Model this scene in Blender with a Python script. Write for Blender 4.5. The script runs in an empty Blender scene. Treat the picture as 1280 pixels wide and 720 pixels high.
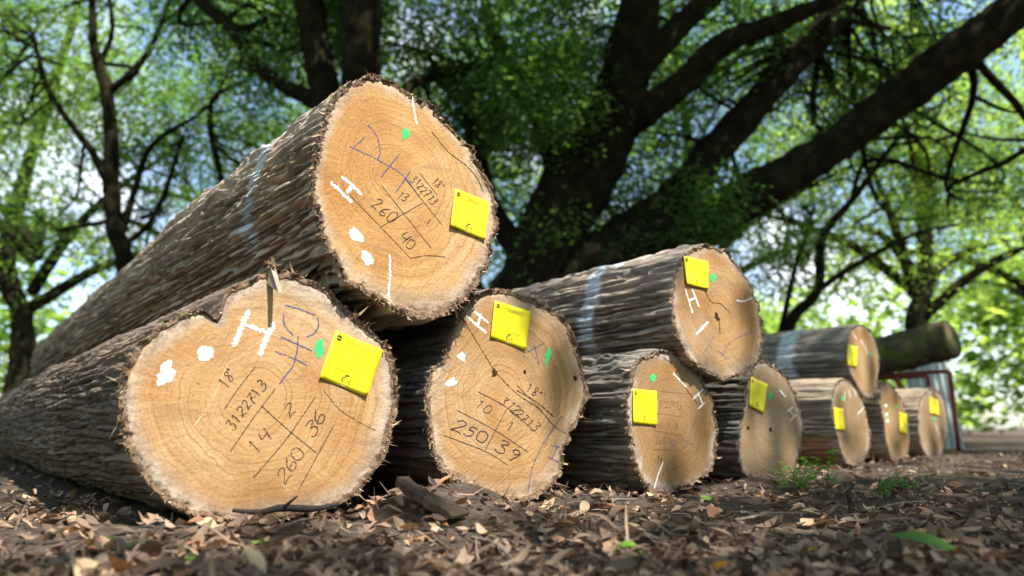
import bpy, math, random
import numpy as np
from mathutils import Vector, Matrix

random.seed(7)
RNG = np.random.default_rng(11)
R = math.radians
sc = bpy.context.scene
C = sc.collection

# ------------------------------------------------------------------ camera
F = 900.0                      # focal length in photo pixels (1280 wide)
PITCH = R(11.2)
CAM = np.array([0.0, 0.0, 0.15])
cam_d = bpy.data.cameras.new('camera')
cam_d.sensor_width = 36.0
cam_d.lens = F / 1280.0 * 36.0
cam_d.clip_start = 0.02
cam_d.clip_end = 2000.0
cam_d.dof.use_dof = True
cam_d.dof.focus_distance = 1.42
cam_d.dof.aperture_fstop = 2.5
cam = bpy.data.objects.new('camera', cam_d)
cam.location = CAM
cam.rotation_euler = (R(90) + PITCH, 0, 0)
C.objects.link(cam)
sc.camera = cam

# ------------------------------------------------------------------ light
AX = np.array([-0.614, 0.789, 0.0]); AX /= np.linalg.norm(AX)    # log axes, pointing away from the cut faces
SUN_EL = R(58)
SUN_AZ = math.atan2(0.64, -0.77)                                   # clockwise from +Y
SUN = np.array([math.sin(SUN_AZ) * math.cos(SUN_EL), math.cos(SUN_AZ) * math.cos(SUN_EL), math.sin(SUN_EL)])
w = bpy.data.worlds.new('World'); sc.world = w; w.use_nodes = True
nt = w.node_tree
bg = nt.nodes['Background']
sky = nt.nodes.new('ShaderNodeTexSky'); sky.sky_type = 'NISHITA'; sky.sun_disc = False
sky.sun_elevation = SUN_EL; sky.sun_rotation = SUN_AZ
sky.air_density = 1.0; sky.dust_density = 1.0; sky.ozone_density = 1.0
# broken white cloud over the blue, the same all round the sky
tcw = nt.nodes.new('ShaderNodeTexCoord'); cn = nt.nodes.new('ShaderNodeTexNoise'); cn.inputs['Scale'].default_value = 3.2; cn.inputs['Detail'].default_value = 6; cn.inputs['Roughness'].default_value = 0.6
nt.links.new(tcw.outputs['Generated'], cn.inputs['Vector'])
cr_ = nt.nodes.new('ShaderNodeMapRange'); cr_.inputs['From Min'].default_value = 0.50; cr_.inputs['From Max'].default_value = 0.68; cr_.interpolation_type = 'SMOOTHSTEP'
nt.links.new(cn.outputs['Fac'], cr_.inputs['Value'])
cm = nt.nodes.new('ShaderNodeMix'); cm.data_type = 'RGBA'; cm.inputs[7].default_value = (6.5, 6.7, 7.0, 1)
nt.links.new(cr_.outputs['Result'], cm.inputs[0]); nt.links.new(sky.outputs[0], cm.inputs[6])
nt.links.new(cm.outputs[2], bg.inputs[0]); bg.inputs[1].default_value = 0.15
sl = bpy.data.lights.new('sun', 'SUN'); sl.energy = 4.8; sl.angle = R(0.53); sl.color = (1.0, 0.95, 0.86)
so = bpy.data.objects.new('sun', sl); C.objects.link(so)
so.rotation_euler = Vector(SUN).to_track_quat('Z', 'Y').to_euler()
so.location = Vector(SUN) * 30

sc.view_settings.view_transform = 'Standard'
sc.view_settings.look = 'None'
sc.view_settings.exposure = 1.25
sc.view_settings.gamma = 1.0
sc.view_settings.use_curve_mapping = False
sc.render.engine = 'CYCLES'
sc.cycles.use_denoising = True
sc.cycles.max_bounces = 7
sc.cycles.diffuse_bounces = 4
sc.cycles.transmission_bounces = 6
sc.cycles.transparent_max_bounces = 8
sc.cycles.glossy_bounces = 2
sc.cycles.caustics_reflective = False
sc.cycles.caustics_refractive = False
sc.cycles.sample_clamp_indirect = 8.0

# ------------------------------------------------------------------ geometry helpers
FWD = np.array([0, math.cos(PITCH), math.sin(PITCH)])
UPC = np.array([0, -math.sin(PITCH), math.cos(PITCH)])
RGT = np.array([1.0, 0, 0])
def ray(x, y):                                  # direction with unit depth along the camera axis
    return FWD + RGT * ((x - 640) / F) + UPC * ((360 - y) / F)
def at(x, y, z):                                # the point seen at pixel x, y at camera depth z
    return CAM + ray(x, y) * z
def on_ground(x, y, h=0.0):
    d = ray(x, y)
    return CAM + d * ((h - CAM[2]) / d[2])

def _hash(ix, iy, iz):
    h = (ix * 374761393 + iy * 668265263 + iz * 2147483647 + 1013904223) & 0xFFFFFFFF
    h = ((h ^ (h >> 13)) * 1274126177) & 0xFFFFFFFF
    h = ((h ^ (h >> 16)) * 2246822519) & 0xFFFFFFFF
    return ((h ^ (h >> 15)) & 0xFFFFFF) / float(0xFFFFFF)
def vnoise(x, y, z):
    x, y, z = np.broadcast_arrays(np.asarray(x, float), np.asarray(y, float), np.asarray(z, float))
    ix, iy, iz = np.floor(x).astype(np.int64), np.floor(y).astype(np.int64), np.floor(z).astype(np.int64)
    fx, fy, fz = x - ix, y - iy, z - iz
    fx, fy, fz = fx*fx*(3-2*fx), fy*fy*(3-2*fy), fz*fz*(3-2*fz)
    def c(a, b, d): return _hash(ix + a, iy + b, iz + d)
    x00 = c(0,0,0)*(1-fx) + c(1,0,0)*fx; x10 = c(0,1,0)*(1-fx) + c(1,1,0)*fx
    x01 = c(0,0,1)*(1-fx) + c(1,0,1)*fx; x11 = c(0,1,1)*(1-fx) + c(1,1,1)*fx
    return (x00*(1-fy) + x10*fy)*(1-fz) + (x01*(1-fy) + x11*fy)*fz
def fbm(x, y, z, o=4, g=0.5):
    s = 0; a = 1; t = 0
    for k in range(o):
        s = s + a * vnoise(np.asarray(x)*2**k + 17*k, np.asarray(y)*2**k + 5*k, np.asarray(z)*2**k + 31*k); t += a; a *= g
    return s / t

def cells(x, y, z):
    """distance to the nearest cell border (0 on it) and a random value for the cell"""
    ix, iy, iz = (np.floor(a).astype(np.int64) for a in (x, y, z))
    f1 = np.full(x.shape, 9.0); f2 = np.full(x.shape, 9.0); idv = np.zeros(x.shape)
    for a in (-1, 0, 1):
        for b in (-1, 0, 1):
            for c in (-1, 0, 1):
                jx, jy, jz = ix+a, iy+b, iz+c
                d = (jx + _hash(jx, jy, jz) - x)**2 + (jy + _hash(jx+91, jy, jz) - y)**2 + (jz + _hash(jx, jy+57, jz) - z)**2
                n1 = d < f1
                f2 = np.where(n1, f1, np.minimum(f2, d)); idv = np.where(n1, _hash(jx, jy, jz+33), idv); f1 = np.where(n1, d, f1)
    return np.sqrt(f2) - np.sqrt(f1), idv

def mesh(name, verts, faces, mat=None, smooth=False, attrs=None):
    me = bpy.data.meshes.new(name)
    verts = np.asarray(verts, dtype=np.float32)
    if isinstance(faces, np.ndarray):
        n, k = faces.shape
        me.vertices.add(len(verts)); me.vertices.foreach_set('co', verts.ravel())
        me.loops.add(n * k); me.loops.foreach_set('vertex_index', faces.astype(np.int32).ravel())
        me.polygons.add(n)
        me.polygons.foreach_set('loop_start', np.arange(0, n * k, k, dtype=np.int32))
        me.update(calc_edges=True)
    else:
        me.from_pydata([tuple(map(float, v)) for v in verts], [], [tuple(int(i) for i in f) for f in faces]); me.update()
    if smooth:
        me.polygons.foreach_set('use_smooth', np.ones(len(me.polygons), dtype=bool))
    for k, v in (attrs or {}).items():
        a = me.attributes.new(k, 'FLOAT', 'POINT'); a.data.foreach_set('value', np.asarray(v, dtype=np.float32).ravel())
    if mat: me.materials.append(mat)
    return me
def obj(name, me, parent=None, **props):
    o = bpy.data.objects.new(name, me); C.objects.link(o)
    if parent is not None: o.parent = parent
    for k, v in props.items(): o[k] = v
    return o
def empty(name, loc=(0, 0, 0), **props):
    o = bpy.data.objects.new(name, None); o.empty_display_size = 0.1; o.location = loc; C.objects.link(o)
    for k, v in props.items(): o[k] = v
    return o
def grid_faces(nu, nv, wrap_u=False):
    i = np.arange(nu if wrap_u else nu - 1); j = np.arange(nv - 1)
    I, J = np.meshgrid(i, j, indexing='ij'); I2 = (I + 1) % nu
    return np.stack([I*nv + J, I2*nv + J, I2*nv + J + 1, I*nv + J + 1], -1).reshape(-1, 4)
def catmull(P, n, closed=False):
    P = np.asarray(P, float); m = len(P)
    if closed: Q = np.vstack([P[-1], P, P[0], P[1]]); segs = m
    else: Q = np.vstack([2*P[0]-P[1], P, 2*P[-1]-P[-2]]); segs = m - 1
    t = np.linspace(0, segs, n, endpoint=not closed); k = np.minimum(t.astype(int), segs - 1); u = (t - k)[:, None]
    a, b, c, d = Q[k], Q[k+1], Q[k+2], Q[k+3]
    return 0.5*((2*b) + (-a+c)*u + (2*a-5*b+4*c-d)*u*u + (-a+3*b-3*c+d)*u**3)
def tube(P, rad, nseg=10, n=None, rough=0.0, seed=0, cap=True):
    P = np.asarray(P, float); rad = np.asarray(rad, float)
    n = n or max(4, len(P) * 4)
    Q = catmull(np.c_[P, rad], n); r = np.maximum(Q[:, 3], 1e-4); Q = Q[:, :3]
    T = np.gradient(Q, axis=0); T /= np.linalg.norm(T, axis=1)[:, None] + 1e-12
    ref = np.array([0.0, 0, 1]) if abs(T[0, 2]) < 0.9 else np.array([1.0, 0, 0])
    U = np.cross(T[0], ref); U /= np.linalg.norm(U)
    V = []
    th = np.arange(nseg) * 2*math.pi/nseg
    for i in range(n):
        U = U - T[i]*np.dot(U, T[i]); U /= np.linalg.norm(U); W = np.cross(T[i], U)
        V.append(Q[i] + r[i]*(np.cos(th)[:, None]*U + np.sin(th)[:, None]*W))
    V = np.array(V)
    if rough:
        k = 2.2 / max(r.mean(), 0.01)
        m = fbm(V[..., 0]*k + seed, V[..., 1]*k, V[..., 2]*k*0.5, 3) - 0.5
        V = Q[:, None, :] + (V - Q[:, None, :]) * (1 + rough*2*m[..., None])
    V = V.transpose(1, 0, 2).reshape(-1, 3)
    Fc = grid_faces(nseg, n, True)
    if cap:
        b = len(V); V = np.vstack([V, Q[0], Q[-1]])
        i = np.arange(nseg); i2 = (i+1) % nseg
        Fc = np.vstack([Fc, np.c_[i2*n, i*n, np.full(nseg, b), np.full(nseg, b)][:, [0, 1, 2, 2]],
                        np.c_[i*n+n-1, i2*n+n-1, np.full(nseg, b+1), np.full(nseg, b+1)]])
        tri = Fc[:, 2] == Fc[:, 3]
        quads = [tuple(f) for f in Fc[~tri]]; tris = [tuple(f[:3]) for f in Fc[tri]]
        return V, quads + tris
    return V, [tuple(f) for f in Fc]
def join(parts):
    V = []; Fc = []; b = 0
    for v, f in parts:
        V.append(np.asarray(v)); Fc += [tuple(i + b for i in q) for q in f]; b += len(v)
    return np.vstack(V), Fc

# ------------------------------------------------------------------ materials
def mat(name):
    m = bpy.data.materials.new(name); m.use_nodes = True
    return m, m.node_tree, m.node_tree.nodes['Principled BSDF']
def N(nt, t, **kw):
    n = nt.nodes.new(t)
    for k, v in kw.items(): setattr(n, k, v)
    return n
def ramp(nt, fac, stops, interp='LINEAR'):
    r = N(nt, 'ShaderNodeValToRGB'); r.color_ramp.interpolation = interp
    e = r.color_ramp.elements
    while len(e) < len(stops): e.new(0.5)
    for i, (p, c) in enumerate(stops):
        e[i].position = p; e[i].color = (*c, 1) if len(c) == 3 else c
    nt.links.new(fac, r.inputs[0]); return r.outputs[0]
def noise(nt, vec, scale, detail=4, rough=0.55, dist=0.0):
    n = N(nt, 'ShaderNodeTexNoise'); n.inputs['Scale'].default_value = scale; n.inputs['Detail'].default_value = detail
    n.inputs['Roughness'].default_value = rough; n.inputs['Distortion'].default_value = dist
    if vec is not None: nt.links.new(vec, n.inputs['Vector'])
    return n.outputs['Fac']
def mix(nt, fac, a, b, mode='MIX'):
    m = N(nt, 'ShaderNodeMix', data_type='RGBA', blend_type=mode)
    for s, v in ((m.inputs[0], fac), (m.inputs[6], a), (m.inputs[7], b)):
        if isinstance(v, (int, float)): s.default_value = v
        elif isinstance(v, tuple): s.default_value = (*v, 1)
        else: nt.links.new(v, s)
    return m.outputs[2]
def mth(nt, op, a, b=None, clamp=False):
    m = N(nt, 'ShaderNodeMath', operation=op, use_clamp=clamp)
    for s, v in ((m.inputs[0], a), (m.inputs[1], b)):
        if v is None: continue
        if isinstance(v, (int, float)): s.default_value = v
        else: nt.links.new(v, s)
    return m.outputs[0]
def attr(nt, name):
    a = N(nt, 'ShaderNodeAttribute'); a.attribute_name = name; return a.outputs['Fac']
def mapping(nt, src, scale=(1, 1, 1), rot=(0, 0, 0), loc=(0, 0, 0)):
    m = N(nt, 'ShaderNodeMapping'); m.inputs['Scale'].default_value = scale; m.inputs['Rotation'].default_value = rot; m.inputs['Location'].default_value = loc
    nt.links.new(src, m.inputs[0]); return m.outputs[0]
def bump(nt, h, b, strength=0.3, dist=0.005):
    n = N(nt, 'ShaderNodeBump'); n.inputs['Strength'].default_value = strength; n.inputs['Distance'].default_value = dist
    nt.links.new(h, n.inputs['Height']); nt.links.new(n.outputs[0], b.inputs['Normal'])
def smoothstep(nt, v, lo, hi):
    m = N(nt, 'ShaderNodeMapRange', interpolation_type='SMOOTHSTEP')
    m.inputs['From Min'].default_value = lo; m.inputs['From Max'].default_value = hi
    nt.links.new(v, m.inputs['Value']); return m.outputs['Result']

def plain(name, col, rough=0.7, var=0.0, scale=20.0, spec=0.3):
    m, nt, b = mat(name); b.inputs['Roughness'].default_value = rough; b.inputs['Specular IOR Level'].default_value = spec
    if var:
        tc = N(nt, 'ShaderNodeTexCoord')
        f = noise(nt, tc.outputs['Object'], scale, 4)
        lo = tuple(c*(1-var) for c in col); hi = tuple(min(1, c*(1+var)) for c in col)
        nt.links.new(ramp(nt, f, [(0.3, lo), (0.7, hi)]), b.inputs['Base Color'])
    else: b.inputs['Base Color'].default_value = (*col, 1)
    return m

def wood_face(name, heart, sap, dirt, seed, grey=0.5, dark=0.0):
    m, nt, b = mat(name); L = nt.links
    tc = N(nt, 'ShaderNodeTexCoord')
    o = mapping(nt, tc.outputs['Object'], loc=(seed*3.1, seed*1.7, 0))
    t = attr(nt, 'rim'); ring = attr(nt, 'ring')
    big = noise(nt, o, 5.5, 3, 0.55, 0.6)
    wob = noise(nt, o, 9.0, 3)
    # growth rings: ring radius in metres, wobbling
    rr = mth(nt, 'ADD', ring, mth(nt, 'MULTIPLY', wob, 0.045))
    rn = N(nt, 'ShaderNodeTexNoise', noise_dimensions='1D'); rn.inputs['Scale'].default_value = 190; rn.inputs['Detail'].default_value = 3
    L.new(rr, rn.inputs['W'])
    rn2 = N(nt, 'ShaderNodeTexNoise', noise_dimensions='1D'); rn2.inputs['Scale'].default_value = 38; rn2.inputs['Detail'].default_value = 2
    L.new(rr, rn2.inputs['W'])
    pz = smoothstep(nt, ring, 0.012, 0.05)
    h2 = tuple(c*k for c, k in zip(heart, (0.74, 0.60, 0.44)))
    h3 = tuple(min(1, c*k) for c, k in zip(heart, (1.12, 1.2, 1.32)))
    col = ramp(nt, big, [(0.28, h2), (0.5, heart), (0.72, h3)])
    zone = noise(nt, mapping(nt, o, rot=(0, 0, seed)), 3.2, 3, 0.5, 0.8)
    cream = tuple(0.35*a + 0.65*b_ for a, b_ in zip(h3, sap))
    col = mix(nt, mth(nt, 'MULTIPLY', smoothstep(nt, zone, 0.49, 0.66), 0.65), col, cream)
    col = mix(nt, mth(nt, 'MULTIPLY', smoothstep(nt, zone, 0.46, 0.32), 0.55), col, tuple(c*k for c, k in zip(heart, (0.72, 0.58, 0.46))))
    col = mix(nt, mth(nt, 'MULTIPLY', mth(nt, 'MULTIPLY', smoothstep(nt, rn2.outputs['Fac'], 0.40, 0.70), pz), 0.5), col, h2)
    col = mix(nt, mth(nt, 'MULTIPLY', mth(nt, 'MULTIPLY', smoothstep(nt, rn.outputs['Fac'], 0.5, 0.74), mth(nt, 'MULTIPLY', pz, smoothstep(nt, noise(nt, o, 6.0, 3), 0.30, 0.55))), 0.6), col, tuple(c*0.62 for c in h2))
    # sapwood band and weathered grey towards the bark
    tw = mth(nt, 'ADD', t, mth(nt, 'MULTIPLY', mth(nt, 'SUBTRACT', noise(nt, o, 5.5, 4), 0.5), 0.34))
    col = mix(nt, mth(nt, 'MULTIPLY', smoothstep(nt, tw, 0.76, 0.98), 0.45), col, sap)
    gr = mth(nt, 'MULTIPLY', smoothstep(nt, tw, 0.80, 0.95), mth(nt, 'MULTIPLY', smoothstep(nt, noise(nt, o, 8, 6, 0.72), 0.30, 0.55), grey))
    col = mix(nt, gr, col, mix(nt, smoothstep(nt, noise(nt, o, 17, 5, 0.7), 0.4, 0.6), (0.17, 0.135, 0.115), (0.44, 0.38, 0.32)))
    rad_ = N(nt, 'ShaderNodeAttribute'); rad_.attribute_name = 'theta'
    rn3 = N(nt, 'ShaderNodeTexNoise', noise_dimensions='2D'); rn3.inputs['Scale'].default_value = 1.0; rn3.inputs['Detail'].default_value = 3
    cx_ = N(nt, 'ShaderNodeCombineXYZ'); L.new(mth(nt, 'MULTIPLY', rad_.outputs['Fac'], 46.0), cx_.inputs[0]); L.new(mth(nt, 'MULTIPLY', ring, 9.0), cx_.inputs[1]); L.new(cx_.outputs[0], rn3.inputs['Vector'])
    col = mix(nt, mth(nt, 'MULTIPLY', mth(nt, 'MULTIPLY', smoothstep(nt, rn3.outputs['Fac'], 0.52, 0.72), pz), 0.30), col, h3)
    col = mix(nt, mth(nt, 'MULTIPLY', mth(nt, 'MULTIPLY', smoothstep(nt, rn3.outputs['Fac'], 0.42, 0.28), pz), 0.25), col, h2)
    # dirt smears, specks and a darker brown foot
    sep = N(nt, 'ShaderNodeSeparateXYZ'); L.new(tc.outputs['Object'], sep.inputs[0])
    st = mapping(nt, o, scale=(2.0, 7.0, 1), rot=(0, 0, 0.6))
    sm = smoothstep(nt, noise(nt, st, 3.5, 6, 0.7, 0.6), 0.50, 0.72)
    col = mix(nt, mth(nt, 'MULTIPLY', sm, dirt), col, (0.23, 0.14, 0.075))
    sp = smoothstep(nt, noise(nt, o, 110, 3, 0.55), 0.65, 0.73)
    col = mix(nt, mth(nt, 'MULTIPLY', sp, 0.7), col, (0.12, 0.075, 0.045))
    low_y = mth(nt, 'ADD', sep.outputs['Y'], mth(nt, 'MULTIPLY', noise(nt, o, 12, 4), 0.10))
    col = mix(nt, mth(nt, 'MULTIPLY', smoothstep(nt, low_y, 0.14, 0.04), 0.35 + dark), col, (0.16, 0.10, 0.065))  # brown mixed in, stronger towards the bottom of the face
    # saw scores
    vd = N(nt, 'ShaderNodeVectorMath', operation='DISTANCE'); L.new(tc.outputs['Object'], vd.inputs[0]); vd.inputs[1].default_value = (0.75*math.cos(seed*2.1), 0.2 + 0.75*math.sin(seed*2.1), 0)
    sn_ = N(nt, 'ShaderNodeTexNoise', noise_dimensions='1D'); sn_.inputs['Scale'].default_value = 150; sn_.inputs['Detail'].default_value = 4
    L.new(mth(nt, 'ADD', vd.outputs['Value'], mth(nt, 'MULTIPLY', noise(nt, o, 14, 3), 0.02)), sn_.inputs['W']); saw = sn_.outputs['Fac']
    col = mix(nt, mth(nt, 'MULTIPLY', smoothstep(nt, saw, 0.5, 0.75), mth(nt, 'MULTIPLY', smoothstep(nt, noise(nt, o, 5.5, 4, 0.65), 0.42, 0.66), 0.45)), col, tuple(c*0.55 for c in heart))
    col = mix(nt, mth(nt, 'MULTIPLY', smoothstep(nt, noise(nt, mapping(nt, o, scale=(1, 1, 1)), 42, 4, 0.7), 0.5, 0.75), 0.28), col, h3)
    # cambium line and bark ring
    te = mth(nt, 'ADD', t, mth(nt, 'MULTIPLY', mth(nt, 'SUBTRACT', noise(nt, o, 9, 5, 0.7), 0.5), 0.075))
    bn = noise(nt, o, 120, 4, 0.7)
    bark = ramp(nt, bn, [(0.3, (0.07, 0.045, 0.03)), (0.55, (0.20, 0.13, 0.085)), (0.75, (0.38, 0.28, 0.19))])
    col = mix(nt, smoothstep(nt, te, 0.935, 0.955), col, bark)
    L.new(col, b.inputs['Base Color'])
    b.inputs['Roughness'].default_value = 0.85; b.inputs['Specular IOR Level'].default_value = 0.15
    hgt = mth(nt, 'ADD', mth(nt, 'MULTIPLY', saw, 0.3), mth(nt, 'MULTIPLY', noise(nt, o, 150, 4, 0.7), 0.6))
    hgt = mth(nt, 'ADD', hgt, mth(nt, 'MULTIPLY', mth(nt, 'MULTIPLY', bn, smoothstep(nt, te, 0.94, 0.96)), 2.0))
    bump(nt, hgt, b, 0.75, 0.004)
    return m

def bark_mat(name, lo, midc, hi, moss=0.0):
    m, nt, b = mat(name); L = nt.links
    tc = N(nt, 'ShaderNodeTexCoord'); o = tc.outputs['Object']
    st = mapping(nt, o, scale=(42, 42, 5)); st2 = mapping(nt, o, scale=(150, 150, 22))
    n1 = noise(nt, st, 1.0, 5, 0.65, 0.3); n2 = noise(nt, st2, 1.0, 4, 0.7); n3 = noise(nt, o, 6, 4)
    f = mth(nt, 'ADD', mth(nt, 'MULTIPLY', n1, 0.42), mth(nt, 'MULTIPLY', n2, 0.33))
    f = mth(nt, 'ADD', f, mth(nt, 'MULTIPLY', attr(nt, 'plate'), 0.26))
    col = ramp(nt, f, [(0.3, lo), (0.5, midc), (0.72, hi)])
    col = mix(nt, mth(nt, 'MULTIPLY', smoothstep(nt, n3, 0.52, 0.72), 0.5), col, tuple(c*k for c, k in zip(hi, (1.05, 0.86, 0.66))))
    col = mix(nt, mth(nt, 'MULTIPLY', smoothstep(nt, noise(nt, o, 3.1, 3), 0.55, 0.7), 0.45), col, tuple(c*0.55 for c in midc))
    # faded whitewash band, broken by the furrows
    pn = noise(nt, mapping(nt, o, scale=(60, 60, 16)), 1.0, 5, 0.7)
    pf = mth(nt, 'MULTIPLY', attr(nt, 'paint'), smoothstep(nt, pn, 0.33, 0.50))
    col = mix(nt, mth(nt, 'MULTIPLY', pf, 0.85), col, (0.60, 0.67, 0.74))
    col = mix(nt, attr(nt, 'bare'), col, mix(nt, n1, (0.26, 0.13, 0.06), (0.42, 0.24, 0.12)))
    if moss:
        mn = smoothstep(nt, noise(nt, o, 9, 5, 0.7), 0.42, 0.6)
        col = mix(nt, mth(nt, 'MULTIPLY', mn, moss), col, mix(nt, noise(nt, o, 30, 3), (0.035, 0.055, 0.012), (0.14, 0.17, 0.03)))
    L.new(col, b.inputs['Base Color']); b.inputs['Roughness'].default_value = 0.95; b.inputs['Specular IOR Level'].default_value = 0.04
    bump(nt, mth(nt, 'ADD', n1, mth(nt, 'MULTIPLY', n2, 0.7)), b, 0.8, 0.006)
    return m

def leaf_mat(name, stops, trans, tfac=0.45, rough=0.55):
    m, nt, b = mat(name); L = nt.links
    col = ramp(nt, attr(nt, 'tint'), stops)
    L.new(col, b.inputs['Base Color']); b.inputs['Roughness'].default_value = rough; b.inputs['Specular IOR Level'].default_value = 0.25
    tr = N(nt, 'ShaderNodeBsdfTranslucent'); L.new(mix(nt, 1.0, col, trans, 'MULTIPLY'), tr.inputs[0])
    ms = N(nt, 'ShaderNodeMixShader'); ms.inputs[0].default_value = tfac
    L.new(b.outputs[0], ms.inputs[1]); L.new(tr.outputs[0], ms.inputs[2])
    L.new(ms.outputs[0], nt.nodes['Material Output'].inputs[0])
    return m

def chalk_mat(name, col, lo=0.36, hi=0.46, amax=1.0):
    m, nt, b = mat(name); L = nt.links
    b.inputs['Base Color'].default_value = (*col, 1); b.inputs['Roughness'].default_value = 0.9; b.inputs['Specular IOR Level'].default_value = 0.1
    tc = N(nt, 'ShaderNodeTexCoord')
    nz = mth(nt, 'MULTIPLY', mth(nt, 'SUBTRACT', 1.0, attr(nt, 'cov')), 0.30)
    gn = mth(nt, 'ADD', mth(nt, 'MULTIPLY', noise(nt, tc.outputs['Object'], 230, 5, 0.75), 0.6), mth(nt, 'MULTIPLY', noise(nt, mapping(nt, tc.outputs['Object'], scale=(60, 320, 1), rot=(0, 0, 0.4)), 1.0, 3), 0.4))
    f = mth(nt, 'MULTIPLY', smoothstep(nt, mth(nt, 'SUBTRACT', gn, nz), lo, hi), amax)
    tr = N(nt, 'ShaderNodeBsdfTransparent'); ms = N(nt, 'ShaderNodeMixShader')
    L.new(f, ms.inputs[0]); L.new(tr.outputs[0], ms.inputs[1]); L.new(b.outputs[0], ms.inputs[2])
    L.new(ms.outputs[0], nt.nodes['Material Output'].inputs[0])
    return m

M_WHITE = chalk_mat('white_paint', (0.82, 0.81, 0.78), 0.31, 0.44, 0.95)
M_FAINT = chalk_mat('thin_white_paint', (0.8, 0.8, 0.8), 0.26, 0.44, 0.95)
M_BLUE = chalk_mat('blue_crayon', (0.06, 0.085, 0.20), 0.27, 0.47, 0.85)
M_PALE = chalk_mat('faded_marker', (0.05, 0.04, 0.035), 0.27, 0.50, 0.75)
M_INK = chalk_mat('black_marker', (0.03, 0.024, 0.026), 0.20, 0.42, 0.88)
M_GREEN = chalk_mat('green_paint', (0.05, 0.50, 0.15), 0.2, 0.32, 0.97)
M_CRACK = chalk_mat('crack_shade_and_knot', (0.04, 0.02, 0.009), 0.24, 0.42)  # dark colour stands in for shade inside cracks and the small hole; also knots
M_TAG = plain('yellow_plastic', (0.82, 0.68, 0.010), 0.38, 0.10, 25, 0.4)
M_PRINT = plain('black_print', (0.05, 0.05, 0.015), 0.6)
M_FINE = plain('fine_print', (0.30, 0.27, 0.02), 0.6)
M_STAPLE = plain('steel_staple', (0.35, 0.35, 0.34), 0.4)
M_SPLINT = plain('splinter_wood', (0.27, 0.21, 0.16), 0.8, 0.3, 60)
BARKS = {
    'brown': bark_mat('bark_brown', (0.09, 0.062, 0.044), (0.28, 0.215, 0.16), (0.56, 0.46, 0.36)),
    'tan': bark_mat('bark_tan', (0.10, 0.072, 0.052), (0.36, 0.285, 0.215), (0.66, 0.56, 0.46)),
    'umber': bark_mat('bark_shaded', (0.055, 0.04, 0.03), (0.15, 0.115, 0.088), (0.31, 0.25, 0.20)),  # darker copy: the near log's shaded side put into its bark colour
    'grey': bark_mat('bark_grey', (0.08, 0.062, 0.05), (0.25, 0.205, 0.165), (0.52, 0.45, 0.39)),
    'dark': bark_mat('bark_dark', (0.05, 0.042, 0.035), (0.15, 0.13, 0.11), (0.34, 0.31, 0.28)),
    'moss': bark_mat('bark_mossy', (0.05, 0.04, 0.03), (0.13, 0.10, 0.07), (0.3, 0.23, 0.16), 0.85),
}
M_TRUNK = bark_mat('living_bark', (0.010, 0.008, 0.006), (0.022, 0.017, 0.013), (0.05, 0.04, 0.03), 0.10)
M_FIBRE = leaf_mat('bark_fibre', [(0.0, (0.10, 0.06, 0.035)), (0.5, (0.26, 0.17, 0.10)), (1.0, (0.48, 0.36, 0.24))], (1, 0.9, 0.8), 0.1, 0.9)

# ------------------------------------------------------------------ ground
def bumps(x, y):
    h = np.zeros_like(x)
    for (bx, by, r, a) in ((-0.16, 1.30, 0.10, 0.045), (-0.08, 1.42, 0.09, 0.055), (0.17, 1.60, 0.10, 0.03), (-0.55, 1.5, 0.2, 0.02), (0.62, 1.95, 0.12, 0.03),
                           (-0.62, 1.16, 0.15, 0.012), (1.1, 2.6, 0.35, 0.02), (1.75, 3.1, 0.4, 0.022), (2.4, 3.6, 0.5, 0.03), (0.15, 1.36, 0.2, 0.012), (-0.3, 1.12, 0.25, 0.01)):
        h = h + a*np.exp(-(((x-bx)**2 + (y-by)**2) / (r*r)))
    return h
def gheight(x, y):
    x = np.asarray(x, float); y = np.asarray(y, float)
    d = np.hypot(x, y); near = np.exp(-(d/9.0)**2)
    h = (fbm(x*1.3, y*1.3, 3.3, 3) - 0.5)*0.03 + (fbm(x*7, y*7, 1.3, 3) - 0.5)*0.028*near + (fbm(x*26, y*26, 9.1, 2) - 0.5)*0.012*near
    h = h + (fbm(x*0.06, y*0.06, 2.0, 3) - 0.5) * np.clip((d-8)/40, 0, 1) * 1.5
    return h + bumps(x, y) - 0.006
def graded(lo, hi, step, far):
    c = list(np.arange(lo, hi, step)); s = step; v = c[-1]
    while v < far: s *= 1.22; v += s; c.append(v)
    s = step; v = c[0]; pre = []
    while v > -far: s *= 1.22; v -= s; pre.append(v)
    return np.array(pre[::-1] + c)
gx = graded(-1.3, 2.6, 0.015, 600); gy = graded(0.55, 3.2, 0.014, 600)
X, Y = np.meshgrid(gx, gy, indexing='ij')
Z = gheight(X, Y)
mg, ntg, bg_ = mat('forest_soil')
tc = N(ntg, 'ShaderNodeTexCoord'); o_ = tc.outputs['Object']
c_ = ramp(ntg, noise(ntg, o_, 38, 5, 0.7), [(0.3, (0.036, 0.027, 0.021)), (0.52, (0.095, 0.072, 0.056)), (0.75, (0.21, 0.165, 0.13))])
c_ = mix(ntg, mth(ntg, 'MULTIPLY', smoothstep(ntg, noise(ntg, o_, 2.4, 3), 0.5, 0.7), 0.5), c_, (0.115, 0.085, 0.062))
c_ = mix(ntg, smoothstep(ntg, noise(ntg, o_, 160, 3, 0.6), 0.64, 0.7), c_, (0.24, 0.18, 0.12))
ntg.links.new(c_, bg_.inputs['Base Color']); bg_.inputs['Roughness'].default_value = 0.95; bg_.inputs['Specular IOR Level'].default_value = 0.1
bump(ntg, mth(ntg, 'ADD', noise(ntg, o_, 90, 5, 0.7), noise(ntg, o_, 300, 3, 0.7)), bg_, 0.9, 0.008)
obj('ground', mesh('ground', np.stack([X, Y, Z], -1).reshape(-1, 3), grid_faces(len(gx), len(gy)), mg, True), kind='structure',
    label='bare brown earth under leaf litter', category='ground')

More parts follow.
